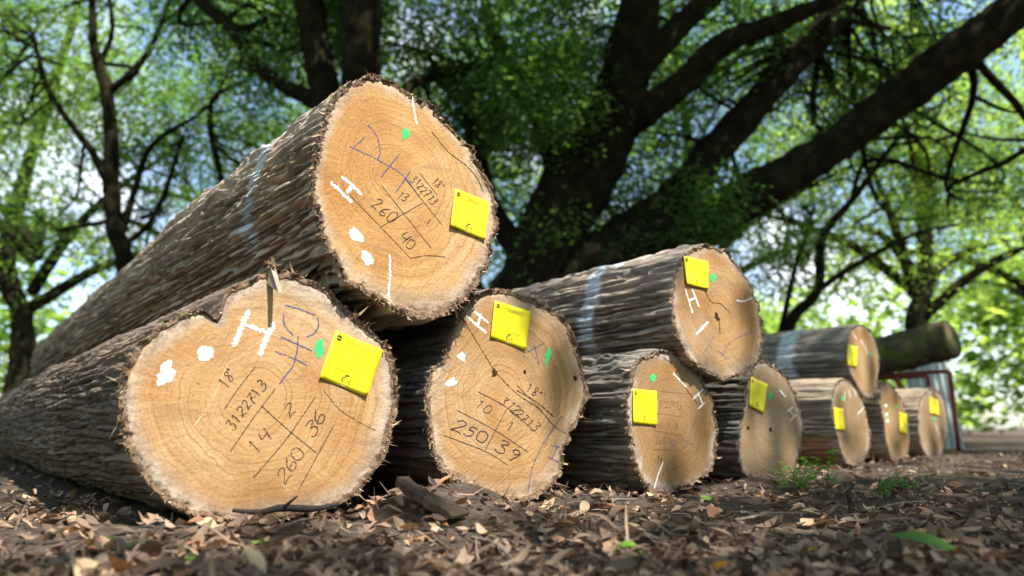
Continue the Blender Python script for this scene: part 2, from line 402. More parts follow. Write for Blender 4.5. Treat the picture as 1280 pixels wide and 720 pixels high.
# ------------------------------------------------------------------ logs
GLYPH = {
 '0': [[(.3,1),(.08,.8),(.05,.3),(.25,0),(.5,.15),(.55,.7),(.3,1)]],
 '1': [[(.15,.8),(.32,1),(.28,0)]],
 '2': [[(.05,.78),(.2,1),(.45,.95),(.48,.7),(.2,.3),(.02,.03),(.3,.12),(.6,0)]],
 '3': [[(.08,.95),(.4,1),(.5,.8),(.22,.55),(.48,.42),(.48,.12),(.2,-.02),(.02,.12)]],
 '4': [[(.1,1),(.04,.45),(.5,.5)],[(.48,.95),(.38,-.1)]],
 '5': [[(.5,1),(.15,.97),(.1,.58),(.4,.6),(.5,.3),(.3,0),(.02,.08)]],
 '6': [[(.45,1),(.15,.65),(.05,.25),(.25,0),(.5,.15),(.45,.42),(.1,.3)]],
 '7': [[(.02,.95),(.5,1),(.25,.5),(.15,-.05)],[(.12,.5),(.45,.55)]],
 '8': [[(.45,.85),(.2,1),(.1,.78),(.45,.3),(.3,0),(.08,.15),(.4,.72),(.45,.85)]],
 '9': [[(.48,.85),(.2,1),(.06,.72),(.3,.55),(.48,.82),(.4,.3),(.25,-.1)]],
 'a': [[(.08,.5),(.25,1),(.42,.5)],[(.12,.68),(.4,.68)]],
 'H': [[(.05,1),(.02,0)],[(.5,1),(.48,0)],[(.03,.5),(.5,.52)]],
}
class Log:
    def __init__(s, name_label, outline, depth, pith, bark='brown', face=None, yaw=0.0, length=4.2, nth=360, ns=150, taper=0.12, seed=1, fib=220, paint=None, bare=None, rough=1.0, cyl=0.6):
        s.seed = seed
        c, sn = math.cos(R(yaw)), math.sin(R(yaw))
        n = -AX; s.n = np.array([n[0]*c - n[1]*sn, n[0]*sn + n[1]*c, 0])
        s.ex = np.cross(np.array([0, 0, 1.0]), s.n); s.ez = np.array([0, 0, 1.0])
        s.P0 = at(pith[0], pith[1], depth)
        P = catmull(np.array(outline, float), 400, True)
        W = np.array([s.hit(x, y) for x, y in P])
        u = (W - s.P0) @ s.ex; v = (W - s.P0) @ s.ez
        base_v = v.min(); um = (u.min() + u.max())/2
        s.O = s.P0 + s.ex*um + s.ez*base_v                       # the thing's base: under the cut face
        s.pc = s.uv(*pith)
        uv = np.stack([u - um, v - base_v], -1) - s.pc
        ang = np.unwrap(np.arctan2(uv[:, 1], uv[:, 0])); rad = np.hypot(uv[:, 0], uv[:, 1])
        if ang[-1] < ang[0]: ang = ang[::-1]; rad = rad[::-1]
        th = np.arange(nth)*2*math.pi/nth
        a0 = np.concatenate([ang - 2*math.pi, ang, ang + 2*math.pi]); r0 = np.tile(rad, 3); od = np.argsort(a0)
        base = ang.min()
        r_th = np.interp(np.mod(th - base, 2*math.pi) + base, a0[od], r0[od])
        s.size = (u.max()-u.min(), v.max()-v.min())
        s.root = empty('log', s.O, label=name_label, category='log', group='cut logs stacked in a long row')
        s.root.rotation_euler = (R(90), 0, math.atan2(s.ex[1], s.ex[0]))
        s.root['label'] = name_label
        # body
        d = np.concatenate([np.linspace(0, 1, int(ns*0.7)) * 1.2, 1.2 + (np.linspace(0, 1, int(ns*0.3)+1)[1:]**1.5)*(length-1.2)])
        TH, S = np.meshgrid(th, d, indexing='ij')
        rc = r_th.mean()
        sm = np.clip(S/1.3, 0, 1); sm = sm*sm*(3-2*sm)*cyl
        r = (r_th[:, None]*(1-sm) + rc*sm)*(1 - taper*S/length)
        cx, cy = np.cos(TH), np.sin(TH)
        r = r*(1 + (fbm(cx*1.6+seed*9, cy*1.6, S*1.1, 3) - 0.5)*0.16*np.clip(S/0.6, 0, 1))
        k = rc
        wx = 0.012*(vnoise(cx*6+seed, cy*6, S*7) - 0.5) + 0.004*(vnoise(cx*30+seed, cy*30, S*30) - 0.5)
        e1, id1 = cells((cx*k + wx)*62 + seed*7.3, (cy*k + wx)*62 + 3.1, S*1.5 + 1.3*vnoise(cx*9, cy*9, S*1.0+seed))
        e2, id2 = cells((cx*k + wx)*150 + seed*5.1, (cy*k - wx)*150 + 8.7, S*3.6 + 1.2*vnoise(cx*22, cy*22, S*2.5+seed))
        g1 = 1 - np.exp(-(e1/0.16)**1.6); g2 = 1 - np.exp(-(e2/0.20)**1.6)
        h = 0.52*g1 + 0.20*g2 + 0.16*id1 + 0.07*id2 + 0.10*vnoise(cx*k*200, cy*k*200, S*14) + 0.14*fbm(cx*k*50, cy*k*50, S*26+seed, 2)
        plate = np.clip(0.6*id1 + 0.4*id2 + 0*S, 0, 1)
        h2 = fbm(cx*k*14, cy*k*14+seed, S*1.6, 2)
        amp = (0.019 + 0.020*(h2-0.4))*rough*np.clip(0.3 + S/0.06*0.7, 0.3, 1)
        r = r + (h - 0.72)*amp
        flake = np.clip((fbm(cx*k*20+3, cy*k*20+seed*2, S*5, 2) - 0.62)*9, 0, 1)
        r = r + flake*0.006*rough
        zz = -S + (np.clip(1 - S/0.03, 0, 1))*(vnoise(cx*k*60, cy*k*60, 5.0+seed) - 0.55)*0.016
        V = np.stack([s.pc[0] + r*cx, s.pc[1] + r*cy, zz], -1)
        r_edge = r[:, 0]; z_edge = zz[:, 0]
        pa = np.zeros_like(S); ba = np.zeros_like(S)
        if paint:
            edge = (fbm(cx*3+seed, cy*3, 0*S+1.5, 3)-0.5)*0.05
            pa = np.clip((paint[1]/2 - np.abs(S - paint[0] - edge))/0.012, 0, 1)*np.clip((cy+0.7)*3, 0, 1)
        if bare:
            ba = np.clip((np.cos(TH - R(bare[0])) - bare[1])*8, 0, 1)*np.clip((S-0.02)/0.05, 0, 1)
        Vb = V.reshape(-1, 3)
        fb = grid_faces(nth, len(d), True)
        # local frame: x along the row, y up, z out of the cut face
        bm_ = mesh('bark', Vb, fb, BARKS[bark], True, {'paint': pa, 'bare': ba, 'plate': plate})
        s.bark = obj('bark', bm_, s.root)
        back = V[:, -1, :]
        obj('back_face', mesh('back_face', np.vstack([back, back.mean(0)]), [(i, (i+1) % nth, nth) for i in range(nth)][::1], face), s.root)
        # cut face
        tt = np.concatenate([np.linspace(0.04, 0.9, 22), np.linspace(0.92, 1.0, 8)])
        RR = r_edge[:, None]*tt[None, :]
        fz = np.where(tt[None, :] > 0.985, z_edge[:, None], np.where(tt[None, :] > 0.94, (vnoise(np.cos(th)*k*90, np.sin(th)*k*90, seed)[:, None]-0.6)*0.006, 0.0))
        FV = np.stack([s.pc[0] + RR*np.cos(th)[:, None], s.pc[1] + RR*np.sin(th)[:, None], fz + 0*RR], -1)
        rim = np.broadcast_to(tt, RR.shape).ravel()
        FVf = np.vstack([FV.reshape(-1, 3), [s.pc[0], s.pc[1], 0]])
        ff = [tuple(q) for q in grid_faces(nth, len(tt), True)[:, ::-1]]
        nt_ = len(tt); ff += [(((i+1) % nth)*nt_, nth*nt_, i*nt_) for i in range(nth)]
        ring = np.append((RR*(0.55 + 0.45*rc/r_edge[:, None])).ravel(), 0)
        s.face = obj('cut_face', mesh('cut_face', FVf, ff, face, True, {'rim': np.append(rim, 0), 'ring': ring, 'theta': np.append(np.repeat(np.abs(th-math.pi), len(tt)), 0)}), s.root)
        # ragged fibres of bark around the sawn edge
        rg = np.random.default_rng(seed); fv = []; tint = []
        for i in range(fib):
            a = rg.uniform(0, 2*math.pi)
            while float(vnoise(math.cos(a)*4+seed, math.sin(a)*4, seed*1.3)) < rg.uniform(0.15, 0.8): a = rg.uniform(0, 2*math.pi)
            j = int(a/(2*math.pi)*nth) % nth
            rr = r_edge[j]*rg.uniform(0.965, 1.0); ln = rg.gamma(2.0, 0.0030)*(1.0 if rg.random() < 0.95 else 2.0); wd = rg.uniform(0.0008, 0.0036)
            e = np.array([math.cos(a), math.sin(a), 0]); tg = np.array([-math.sin(a), math.cos(a), 0])
            p = np.array([s.pc[0], s.pc[1], 0]) + e*rr + np.array([0, 0, rg.uniform(-0.008, 0.003)])
            dr = e*rg.uniform(0.1, 1) + tg*rg.normal(0, 0.7) + np.array([0, 0, rg.uniform(-0.5, 0.9)]); dr /= np.linalg.norm(dr)
            sd = np.cross(dr, e + 0.3*tg + np.array([0, 0, .2])); sd /= np.linalg.norm(sd) + 1e-9
            bend = p + dr*ln*0.55 + rg.normal(0, 1, 3)*ln*0.12
            fv += [p - sd*wd, p + sd*wd, bend + sd*wd*0.7, bend - sd*wd*0.7, p + dr*ln + rg.normal(0, 1, 3)*ln*0.2]; tint += [rg.random()]*5
        if fib:
            fc = []
            for i in range(fib): b = i*5; fc += [(b, b+1, b+2, b+3), (b+3, b+2, b+4)]
            obj('bark_fibres', mesh('bark_fibres', fv, fc, M_FIBRE, False, {'tint': tint}), s.root, kind='stuff')
    def hit(s, x, y):
        d = ray(x, y); t = np.dot(s.P0 - CAM, s.n)/np.dot(d, s.n); return CAM + d*t
    def uv(s, x, y):
        p = s.hit(x, y) - s.O; return np.array([p @ s.ex, p @ s.ez])
    def scale(s, x, y):
        return np.linalg.norm(s.uv(x, y+1) - s.uv(x, y))
    def ribbon(s, pts, wpx, zoff, jit=0.15, sd=0):
        P = np.array([s.uv(x, y) for x, y in pts]); rq = np.random.default_rng(len(pts)*7+sd); P = P + rq.normal(0, 0.0006, P.shape); sca = s.scale(*pts[0]); wd = wpx*sca/2*1.3
        ln = np.sum(np.linalg.norm(np.diff(P, axis=0), axis=1)); n = max(6, min(80, int(ln/max(0.0022, wd*0.5))))
        Q = catmull(P, n) if len(P) > 2 else P[0] + (P[1]-P[0])*np.linspace(0, 1, n)[:, None]
        T = np.gradient(Q, axis=0); T /= np.linalg.norm(T, axis=1)[:, None] + 1e-12; NN = np.stack([-T[:, 1], T[:, 0]], -1)
        rg = np.random.default_rng(int(abs(pts[0][0]*7 + pts[0][1]*13)) + sd)
        wj = wd*(1 + rg.normal(0, jit, (n, 2)).clip(-0.6, 0.6))
        env = np.ones(n); env[0] = env[-1] = 0.55
        A = Q + NN*(wj[:, :1]*env[:, None]); B = Q - NN*(wj[:, 1:]*env[:, None])
        V = np.zeros((3*n, 3)); V[0::3, :2] = A; V[1::3, :2] = Q; V[2::3, :2] = B; V[:, 2] = zoff*0.35
        return V, [q for i in range(n-1) for q in ((3*i+1, 3*i+4, 3*i+3, 3*i), (3*i+2, 3*i+5, 3*i+4, 3*i+1))]
    def strokes(s, name, lines, wpx, m, zoff=0.0011, jit=0.12):
        parts = [s.ribbon(l, wpx, zoff + 0.00015*(i % 3), jit, i) for i, l in enumerate(lines)]
        V, Fc = join(parts); return obj(name, mesh(name, V, Fc, m, False, {'cov': np.tile([0, 1, 0], len(V)//3)}), s.root)
    def text(s, string, a, b, h, wpx=1.5, m=None):
        a = np.array(a, float); b = np.array(b, float); d = b - a; L = np.linalg.norm(d); d /= L; up = np.array([d[1], -d[0]])
        adv = L/len(string); sx = adv/0.62; out = []
        rg = np.random.default_rng(int(a[0]))
        for i, ch in enumerate(string):
            if ch == ' ': continue
            off = rg.normal(0, 0.07); tilt_ = rg.normal(0, 0.10); gs = rg.uniform(0.88, 1.1)
            sz = 0.6 if ch == 'a' else 1.0
            for st in GLYPH[ch]:
                out.append([tuple(a + d*(i*adv + (px + (0.12+tilt_)*py)*sx*0.92*sz*gs) + up*((py*sz*gs + (0.4 if ch == 'a' else 0) + off - tilt_*px)*h)) for px, py in st])
        return s.strokes('handwriting', out, wpx*0.9, m or M_INK, 0.0012, 0.15)
    def blob(s, name, x, y, rx, ry, rot, m, zoff=0.0016, jit=0.16):
        rg = np.random.default_rng(int(x*3+y)); n = 22; t = np.arange(n)*2*math.pi/n
        j = 1 + jit*(0.6*np.sin(2*t+rg.uniform(0, 6)) + 0.5*np.sin(3*t+rg.uniform(0, 6)) + 0.4*np.sin(5*t + rg.uniform(0, 6))) + rg.normal(0, jit*0.25, n)
        P = np.stack([rx*j*np.cos(t), ry*j*np.sin(t)], -1); c, sn = math.cos(R(rot)), math.sin(R(rot))
        P = np.vstack([P*1.12, P*0.72]); P = [(x + p[0]*c - p[1]*sn, y + p[0]*sn + p[1]*c) for p in P] + [(x, y)]
        V = np.array([[*s.uv(*p), zoff*0.35] for p in P]); V[-1, 2] += 0.0002
        return obj(name, mesh(name, V, [(i, n+i, n+(i+1) % n, (i+1) % n) for i in range(n)] + [(n+i, 2*n, n+(i+1) % n) for i in range(n)], m, True, {'cov': [0]*n + [1]*(n+1)}), s.root)
    def tag(s, q, detail=2):
        Q = np.array([s.uv(*p) for p in q]); TL, TR, BR, BL = Q; rg = np.random.default_rng(s.seed+50)
        c1, c2, c3 = rg.uniform(0.001, 0.004), rg.uniform(0.001, 0.003), rg.uniform(0, 6)
        def surf(a, b):
            p = TL*(1-a)*(1-b) + TR*a*(1-b) + BR*a*b + BL*(1-a)*b
            z = 0.0015 + c1*b**2*(0.6+0.4*math.sin(3*a+c3)) + c2*(2*abs(a-0.5))**3 + 0.0008*math.sin(9*b+c3)*math.sin(5*a)
            return np.array([p[0], p[1], z])
        n = 11; V = np.array([surf(i/(n-1), j/(n-1)) for i in range(n) for j in range(n)]); V2 = V.copy(); V2[:, 2] -= 0.0003
        f = grid_faces(n, n); faces = [tuple(x[::-1]) for x in f] + [tuple(x + n*n) for x in f]
        loop = [i*n for i in range(n)] + [(n-1)*n + j for j in range(1, n)] + [i*n + n-1 for i in range(n-2, -1, -1)] + [j for j in range(n-2, 0, -1)]
        for i in range(len(loop)): a, b = loop[i], loop[(i+1) % len(loop)]; faces.append((a, b, b+n*n, a+n*n))
        t = obj('tag', mesh('tag', np.vstack([V, V2]), faces, M_TAG, True), s.root)
        def patch(name, cells, m):
            P = []; 
            for (a0, b0, a1, b1) in cells:
                k = 4; g = np.array([surf(a0+(a1-a0)*i/(k-1), b0+(b1-b0)*j/(k-1)) for i in range(k) for j in range(k)]); g[:, 2] += 0.0004
                P.append((g, [tuple(x[::-1]) for x in grid_faces(k, k)]))
            V, Fc = join(P); return obj(name, mesh(name, V, Fc, m), t)
        if detail >= 1:
            # round crest at the upper left, a small leafy mark at the foot
            cr = []
            for j in range(7):
                b = -1 + 2*(j+0.5)/7; hw = math.sqrt(max(0, 1-b*b))
                if j == 3: continue
                cr.append((0.115 - 0.06*hw, 0.115 + 0.06*b - 0.008, 0.115 + 0.06*hw, 0.115 + 0.06*b + 0.008))
            patch('crest', cr, M_PRINT)
            patch('emblem', [(0.42, 0.80, 0.50, 0.815), (0.42, 0.84, 0.49, 0.855), (0.42, 0.80, 0.44, 0.90), (0.42, 0.885, 0.50, 0.90), (0.52, 0.82, 0.535, 0.90), (0.56, 0.83, 0.62, 0.845), (0.56, 0.83, 0.575, 0.90), (0.56, 0.885, 0.62, 0.90),
                             (0.46, 0.75, 0.50, 0.785), (0.50, 0.735, 0.55, 0.77)], M_PRINT)
        if detail >= 2:
            for cell in [(0.46, 0.02, 0.56, 0.03), (0.44, 0.965, 0.54, 0.975)]: patch('staple', [cell], M_STAPLE)
            for cell in [(0.24, 0.10, 0.86, 0.112), (0.40, 0.135, 0.72, 0.145), (0.36, 0.165, 0.80, 0.177), (0.2, 0.685, 0.80, 0.695), (0.05, 0.94, 0.95, 0.948)]: patch('print_line', [cell], M_FINE)
        return t

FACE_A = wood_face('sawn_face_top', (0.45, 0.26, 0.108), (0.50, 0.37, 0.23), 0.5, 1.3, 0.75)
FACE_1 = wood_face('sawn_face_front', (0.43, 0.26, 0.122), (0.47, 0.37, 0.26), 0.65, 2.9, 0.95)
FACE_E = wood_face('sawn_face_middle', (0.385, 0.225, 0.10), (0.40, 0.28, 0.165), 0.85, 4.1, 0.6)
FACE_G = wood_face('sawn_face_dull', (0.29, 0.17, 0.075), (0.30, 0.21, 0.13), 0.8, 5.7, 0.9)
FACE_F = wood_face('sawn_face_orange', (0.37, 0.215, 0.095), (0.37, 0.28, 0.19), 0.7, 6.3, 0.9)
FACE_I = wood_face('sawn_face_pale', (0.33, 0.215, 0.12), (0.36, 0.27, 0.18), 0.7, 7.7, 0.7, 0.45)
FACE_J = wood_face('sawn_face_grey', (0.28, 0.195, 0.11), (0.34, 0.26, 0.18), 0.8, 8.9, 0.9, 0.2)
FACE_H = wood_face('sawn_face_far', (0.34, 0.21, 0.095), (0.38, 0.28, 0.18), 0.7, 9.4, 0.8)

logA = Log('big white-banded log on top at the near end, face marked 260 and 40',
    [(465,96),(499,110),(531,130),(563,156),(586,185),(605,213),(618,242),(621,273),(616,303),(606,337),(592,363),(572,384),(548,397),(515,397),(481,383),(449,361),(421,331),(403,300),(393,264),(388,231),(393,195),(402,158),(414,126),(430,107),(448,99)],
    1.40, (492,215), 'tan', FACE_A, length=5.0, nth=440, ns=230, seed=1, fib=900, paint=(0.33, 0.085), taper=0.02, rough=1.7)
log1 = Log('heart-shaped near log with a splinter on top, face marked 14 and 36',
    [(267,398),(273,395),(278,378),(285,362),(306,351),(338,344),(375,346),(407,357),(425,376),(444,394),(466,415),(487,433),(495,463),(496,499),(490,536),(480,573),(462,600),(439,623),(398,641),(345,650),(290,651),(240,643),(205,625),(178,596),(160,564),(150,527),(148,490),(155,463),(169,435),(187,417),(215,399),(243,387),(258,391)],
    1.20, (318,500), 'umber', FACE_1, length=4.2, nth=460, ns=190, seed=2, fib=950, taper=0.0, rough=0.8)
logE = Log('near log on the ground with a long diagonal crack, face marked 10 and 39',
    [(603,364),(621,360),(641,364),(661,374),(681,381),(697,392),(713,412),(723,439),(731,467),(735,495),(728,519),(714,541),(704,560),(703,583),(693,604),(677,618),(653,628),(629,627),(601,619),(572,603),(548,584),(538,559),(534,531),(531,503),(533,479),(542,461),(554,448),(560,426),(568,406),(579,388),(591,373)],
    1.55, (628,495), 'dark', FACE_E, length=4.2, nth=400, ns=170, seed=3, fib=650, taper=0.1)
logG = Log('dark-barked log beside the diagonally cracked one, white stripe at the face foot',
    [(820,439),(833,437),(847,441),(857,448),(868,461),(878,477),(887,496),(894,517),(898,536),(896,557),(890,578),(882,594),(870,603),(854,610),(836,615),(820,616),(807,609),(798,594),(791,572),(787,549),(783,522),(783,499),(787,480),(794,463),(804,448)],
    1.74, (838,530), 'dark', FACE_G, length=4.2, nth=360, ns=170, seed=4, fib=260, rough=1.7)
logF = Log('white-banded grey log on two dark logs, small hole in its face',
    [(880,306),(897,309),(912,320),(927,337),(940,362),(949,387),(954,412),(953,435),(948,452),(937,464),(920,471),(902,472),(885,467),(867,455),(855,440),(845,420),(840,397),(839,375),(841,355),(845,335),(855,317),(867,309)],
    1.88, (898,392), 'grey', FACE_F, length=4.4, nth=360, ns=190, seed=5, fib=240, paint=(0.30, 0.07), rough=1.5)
logI = Log('ground log with a dark lower face, yellow tag near its upper edge',
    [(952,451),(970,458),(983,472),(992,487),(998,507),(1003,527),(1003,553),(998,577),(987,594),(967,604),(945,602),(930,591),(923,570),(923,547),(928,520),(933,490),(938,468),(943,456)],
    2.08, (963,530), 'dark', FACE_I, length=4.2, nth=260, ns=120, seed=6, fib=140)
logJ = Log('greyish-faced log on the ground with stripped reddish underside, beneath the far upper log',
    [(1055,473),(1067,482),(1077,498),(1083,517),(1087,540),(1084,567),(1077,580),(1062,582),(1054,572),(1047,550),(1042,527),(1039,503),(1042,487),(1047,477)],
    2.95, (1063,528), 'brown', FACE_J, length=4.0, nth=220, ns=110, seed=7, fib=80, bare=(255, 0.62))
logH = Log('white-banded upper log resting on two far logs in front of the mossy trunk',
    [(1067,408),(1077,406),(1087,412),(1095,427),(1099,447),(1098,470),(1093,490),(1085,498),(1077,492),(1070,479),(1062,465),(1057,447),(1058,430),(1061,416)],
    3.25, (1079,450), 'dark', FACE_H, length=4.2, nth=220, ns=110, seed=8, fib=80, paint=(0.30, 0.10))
logK = Log('narrow-looking far log on the ground with white paint dots down its edge',
    [(1108,477),(1120,489),(1130,507),(1136,530),(1137,553),(1132,570),(1122,578),(1113,570),(1108,553),(1105,530),(1101,507),(1102,486)],
    3.40, (1119,528), 'brown', FACE_H, length=4.0, nth=200, ns=100, seed=9, fib=60)
logL = Log('far log with its yellow tag high on the face, beyond the white-dotted log',
    [(1160,487),(1152,496),(1148,513),(1148,537),(1152,558),(1159,572),(1168,577),(1177,568),(1183,547),(1184,525),(1181,505),(1176,492),(1168,486)],
    3.85, (1166,530), 'brown', FACE_J, length=4.0, nth=200, ns=100, seed=10, fib=60)
for k_, l_ in (('A',logA),('1',log1),('E',logE),('G',logG),('F',logF),('I',logI),('J',logJ),('H',logH),('K',logK),('L',logL)):
    print('LOG', k_, 'w %.3f h %.3f base z %.3f at %.2f %.2f' % (*l_.size, l_.O[2], l_.O[0], l_.O[1]))

# tags
logA.tag([(568,236),(611,253),(605,301),(561,283)]); log1.tag([(419,413),(478,438),(457,496),(398,472)]); logE.tag([(617,376),(662,389),(656,438),(612,422)])
logG.tag([(790,486),(820,489),(820,532),(790,529)], 1); logF.tag([(853,320),(884,327),(884,362),(856,356)], 1); logI.tag([(938,471),(959,480),(953,517),(935,507)], 1)
logJ.tag([(1041,509),(1053,511),(1055,538),(1043,537)], 1); logH.tag([(1058,430),(1071,434),(1070,459),(1058,457)], 1)
logK.tag([(1123,515),(1133,518),(1133,543),(1123,540)], 1); logL.tag([(1161,495),(1172,500),(1174,520),(1162,517)], 1)

# near log, front: white H and dots, blue crayon, green dab, black figures
log1.strokes('white_letter', [[(311,388),(302,411),(292,433)],[(343,402),(333,424),(324,444)]], 10.0, M_WHITE, 0.0014, 0.18)
log1.strokes('white_letter_bar', [[(307,407),(322,412),(340,418)]], 6.0, M_FAINT, 0.0018, 0.25)
log1.blob('white_dot', 256, 442, 10.5, 11, 0, M_WHITE); log1.blob('white_dot', 209, 464, 10, 14, 20, M_WHITE, jit=0.3); log1.blob('white_dot', 203, 473, 9, 8, 0, M_WHITE, 0.0021, 0.3)
log1.strokes('blue_mark', [[(356,382),(374,387),(394,394)],[(397,397),(398,408),(392,417),(383,421)],[(354,390),(356,406),(367,419)],[(372,420),(371,439),(366,458),(358,469),(349,481)],[(351,421),(373,430),(390,439)],[(345,438),(367,449),(384,457)]], 2.6, M_BLUE)
log1.blob('green_dab', 399, 436, 5.2, 11, 15, M_GREEN, jit=0.3)
log1.strokes('ruled_line', [[(319,459),(299,486),(280,512)],[(345,485),(316,524),(287,564)],[(394,496),(360,545),(316,597)],[(417,531),(374,611)],[(326,507),(360,536),(396,567)]], 1.2, M_INK)
log1.text('18a', (284,487), (298,461), 13, 1.4); log1.text('3122713', (292,539), (334,481), 13, 1.7); log1.text('1', (321,570), (329,557), 17, 1.6); log1.text('4', (332,556), (343,540), 16, 1.6); log1.text('2', (362,522), (371,512), 15, 1.8)
log1.text('36', (390,548), (412,522), 16, 1.8); log1.text('260', (356,606), (384,564), 16, 1.5)
log1.strokes('crack', [[(344,410),(330,422),(300,445),(285,455),(274,480),(262,505),(240,535)]], 1.4, chalk_mat('pale_resin', (0.72, 0.55, 0.33), 0.35, 0.5), 0.0008, 0.3)
log1.strokes('crack', [[(405,488),(425,512),(447,527),(470,538)]], 1.0, M_CRACK, 0.0008, 0.4)

# top log
logA.strokes('white_letter', [[(413,228),(426,240),(440,253)],[(427,220),(440,231),(452,243)],[(440,232),(433,242)]], 6.5, M_WHITE, 0.0014, 0.2)
logA.blob('white_dot', 445, 294, 11, 7.5, 35, M_WHITE); logA.blob('white_dot', 459, 323, 10.5, 7, 50, M_WHITE)
logA.strokes('white_stripe', [[(487,318),(488,345),(485,373)]], 4.6, M_WHITE, 0.0014, 0.3); logA.strokes('white_stripe', [[(515,121),(518,138),(521,156)]], 2.8, M_FAINT, 0.0014, 0.3)
logA.strokes('blue_mark', [[(437,183),(473,200),(504,220),(524,246)],[(460,156),(471,170),(475,190),(472,200)],[(456,172),(442,184)],[(499,192),(488,207),(476,222)],[(513,213),(504,227),(495,240)]], 2.0, M_BLUE)
logA.blob('green_dab', 507, 167, 4, 7, -10, M_GREEN, jit=0.25)
logA.strokes('ruled_line', [[(524,216),(547,243)],[(506,222),(553,282)],[(476,231),(539,311)],[(437,244),(513,322)],[(529,253),(476,283)],[(513,322),(533,320),(556,321)]], 1.0, M_INK)
logA.text('3122713', (512,226), (541,257), 10, 1.3); logA.text('18a', (538,228), (553,240), 9, 1.2); logA.text('13', (495,246), (506,254), 10, 1.3)
logA.text('260', (463,257), (491,279), 15, 1.4); logA.text('40', (497,300), (514,314), 13, 1.4); logA.text('1', (530,281), (536,284), 8, 1.3)
logA.strokes('crack', [[(540,165),(560,190),(580,205),(596,222),(604,240)]], 1.4, M_CRACK, 0.0008, 0.4)

# middle log
logE.strokes('white_letter', [[(583,395),(595,406),(608,416)],[(592,388),(600,395),(610,403)],[(601,392),(597,408)]], 4.2, M_FAINT, 0.0014, 0.2)
logE.blob('white_dot', 577, 446, 5, 6.5, 10, M_WHITE, jit=0.3); logE.blob('white_dot', 564, 478, 7.5, 6, 0, M_WHITE, jit=0.3)
logE.blob('green_dab', 685, 445, 3.6, 9, 8, M_GREEN, jit=0.35)
logE.strokes('blue_mark', [[(703,520),(690,538),(678,556),(666,584),(660,615)],[(689,556),(700,559)],[(685,571),(698,578)],[(697,557),(689,574)]], 1.9, M_BLUE)
logE.strokes('blue_cross', [[(667,430),(674,455)],[(659,440),(681,428)]], 1.9, M_BLUE)
logE.strokes('ruled_line', [[(597,490),(634,510),(670,540)],[(571,512),(618,537),(660,565)],[(554,544),(606,563),(634,580)],[(634,510),(606,563)],[(646,481),(675,511)]], 1.1, M_INK)
logE.text('18a', (656,488), (678,500), 10, 1.5); logE.text('3122713', (624,503), (668,541), 12, 1.4); logE.text('10', (592,507), (612,518), 12, 1.4); logE.text('1', (632,535), (640,540), 11, 1.7)
logE.text('250', (563,536), (607,556), 15, 1.9); logE.text('39', (617,562), (647,581), 17, 2.0)
logE.strokes('crack', [[(575,394),(597,429),(619,465)],[(619,465),(645,491),(673,511),(693,533),(709,543)],[(645,488),(668,500),(692,520)]], 1.5, M_CRACK, 0.0008, 0.6)
logE.blob('knot', 719, 473, 2.5, 3.5, 0, M_CRACK, 0.0009); logE.blob('knot', 656, 465, 2, 2.5, 0, M_CRACK, 0.0009); logE.blob('knot', 618, 466, 4, 5, 30, M_CRACK, 0.0009, 0.4)

# dark-barked log
logG.strokes('white_letter', [[(879,486),(866,498)],[(881,503),(872,511)],[(873,492),(878,506)]], 2.6, M_FAINT, 0.0016, 0.2)
logG.strokes('white_stripe', [[(841,466),(858,483)]], 3.0, M_WHITE, 0.0016, 0.25); logG.strokes('white_stripe', [[(829,577),(823,594),(817,612)]], 2.8, M_WHITE, 0.0016, 0.25)
logG.blob('green_dab', 816, 472, 3, 4.8, 0, M_GREEN, 0.002)
logG.strokes('ruled_line', [[(817,488),(862,492)],[(820,516),(852,521)],[(810,537),(852,545)],[(816,562),(839,562)]], 0.9, M_PALE, 0.0014)
logG.text('3122713', (823,510), (852,511), 9, 1.0, M_PALE); logG.text('6 1 8', (822,535), (848,537), 8, 1.0, M_PALE); logG.text('260 40', (819,555), (843,558), 8, 1.1, M_PALE); logG.text('11', (820,579), (828,580), 8, 1.3)
logG.strokes('blue_mark', [[(872,520),(850,565)],[(851,548),(866,556)],[(855,560),(864,545)]], 1.0, M_BLUE, 0.0014)
logG.strokes('crack', [[(829,447),(842,458),(848,470)],[(848,470),(862,492),(872,505)]], 1.0, M_CRACK, 0.001, 0.4)

# log lying across
logF.strokes('white_letter', [[(856,360),(866,391)],[(865,361),(874,384)],[(861,376),(870,372)]], 3.6, M_WHITE, 0.0018, 0.2)
logF.strokes('white_dash', [[(885,402),(870,417)]], 5.0, M_WHITE, 0.0018, 0.2); logF.strokes('white_dash', [[(920,376),(930,377),(940,372)]], 2.2, M_FAINT, 0.0018, 0.2)
logF.blob('green_dab', 891, 347, 3.6, 4.8, 0, M_GREEN, 0.0022)
logF.strokes('blue_mark', [[(901,447),(915,427),(942,414)],[(881,440),(892,420)],[(898,438),(910,450)]], 1.2, M_BLUE, 0.0015)
logF.strokes('crack', [[(881,364),(889,377),(902,381),(912,391)],[(899,398),(900,418)]], 1.5, M_CRACK, 0.001, 0.5)
logF.blob('knot', 896, 396, 3.2, 5, -20, M_CRACK, 0.0012, 0.4)

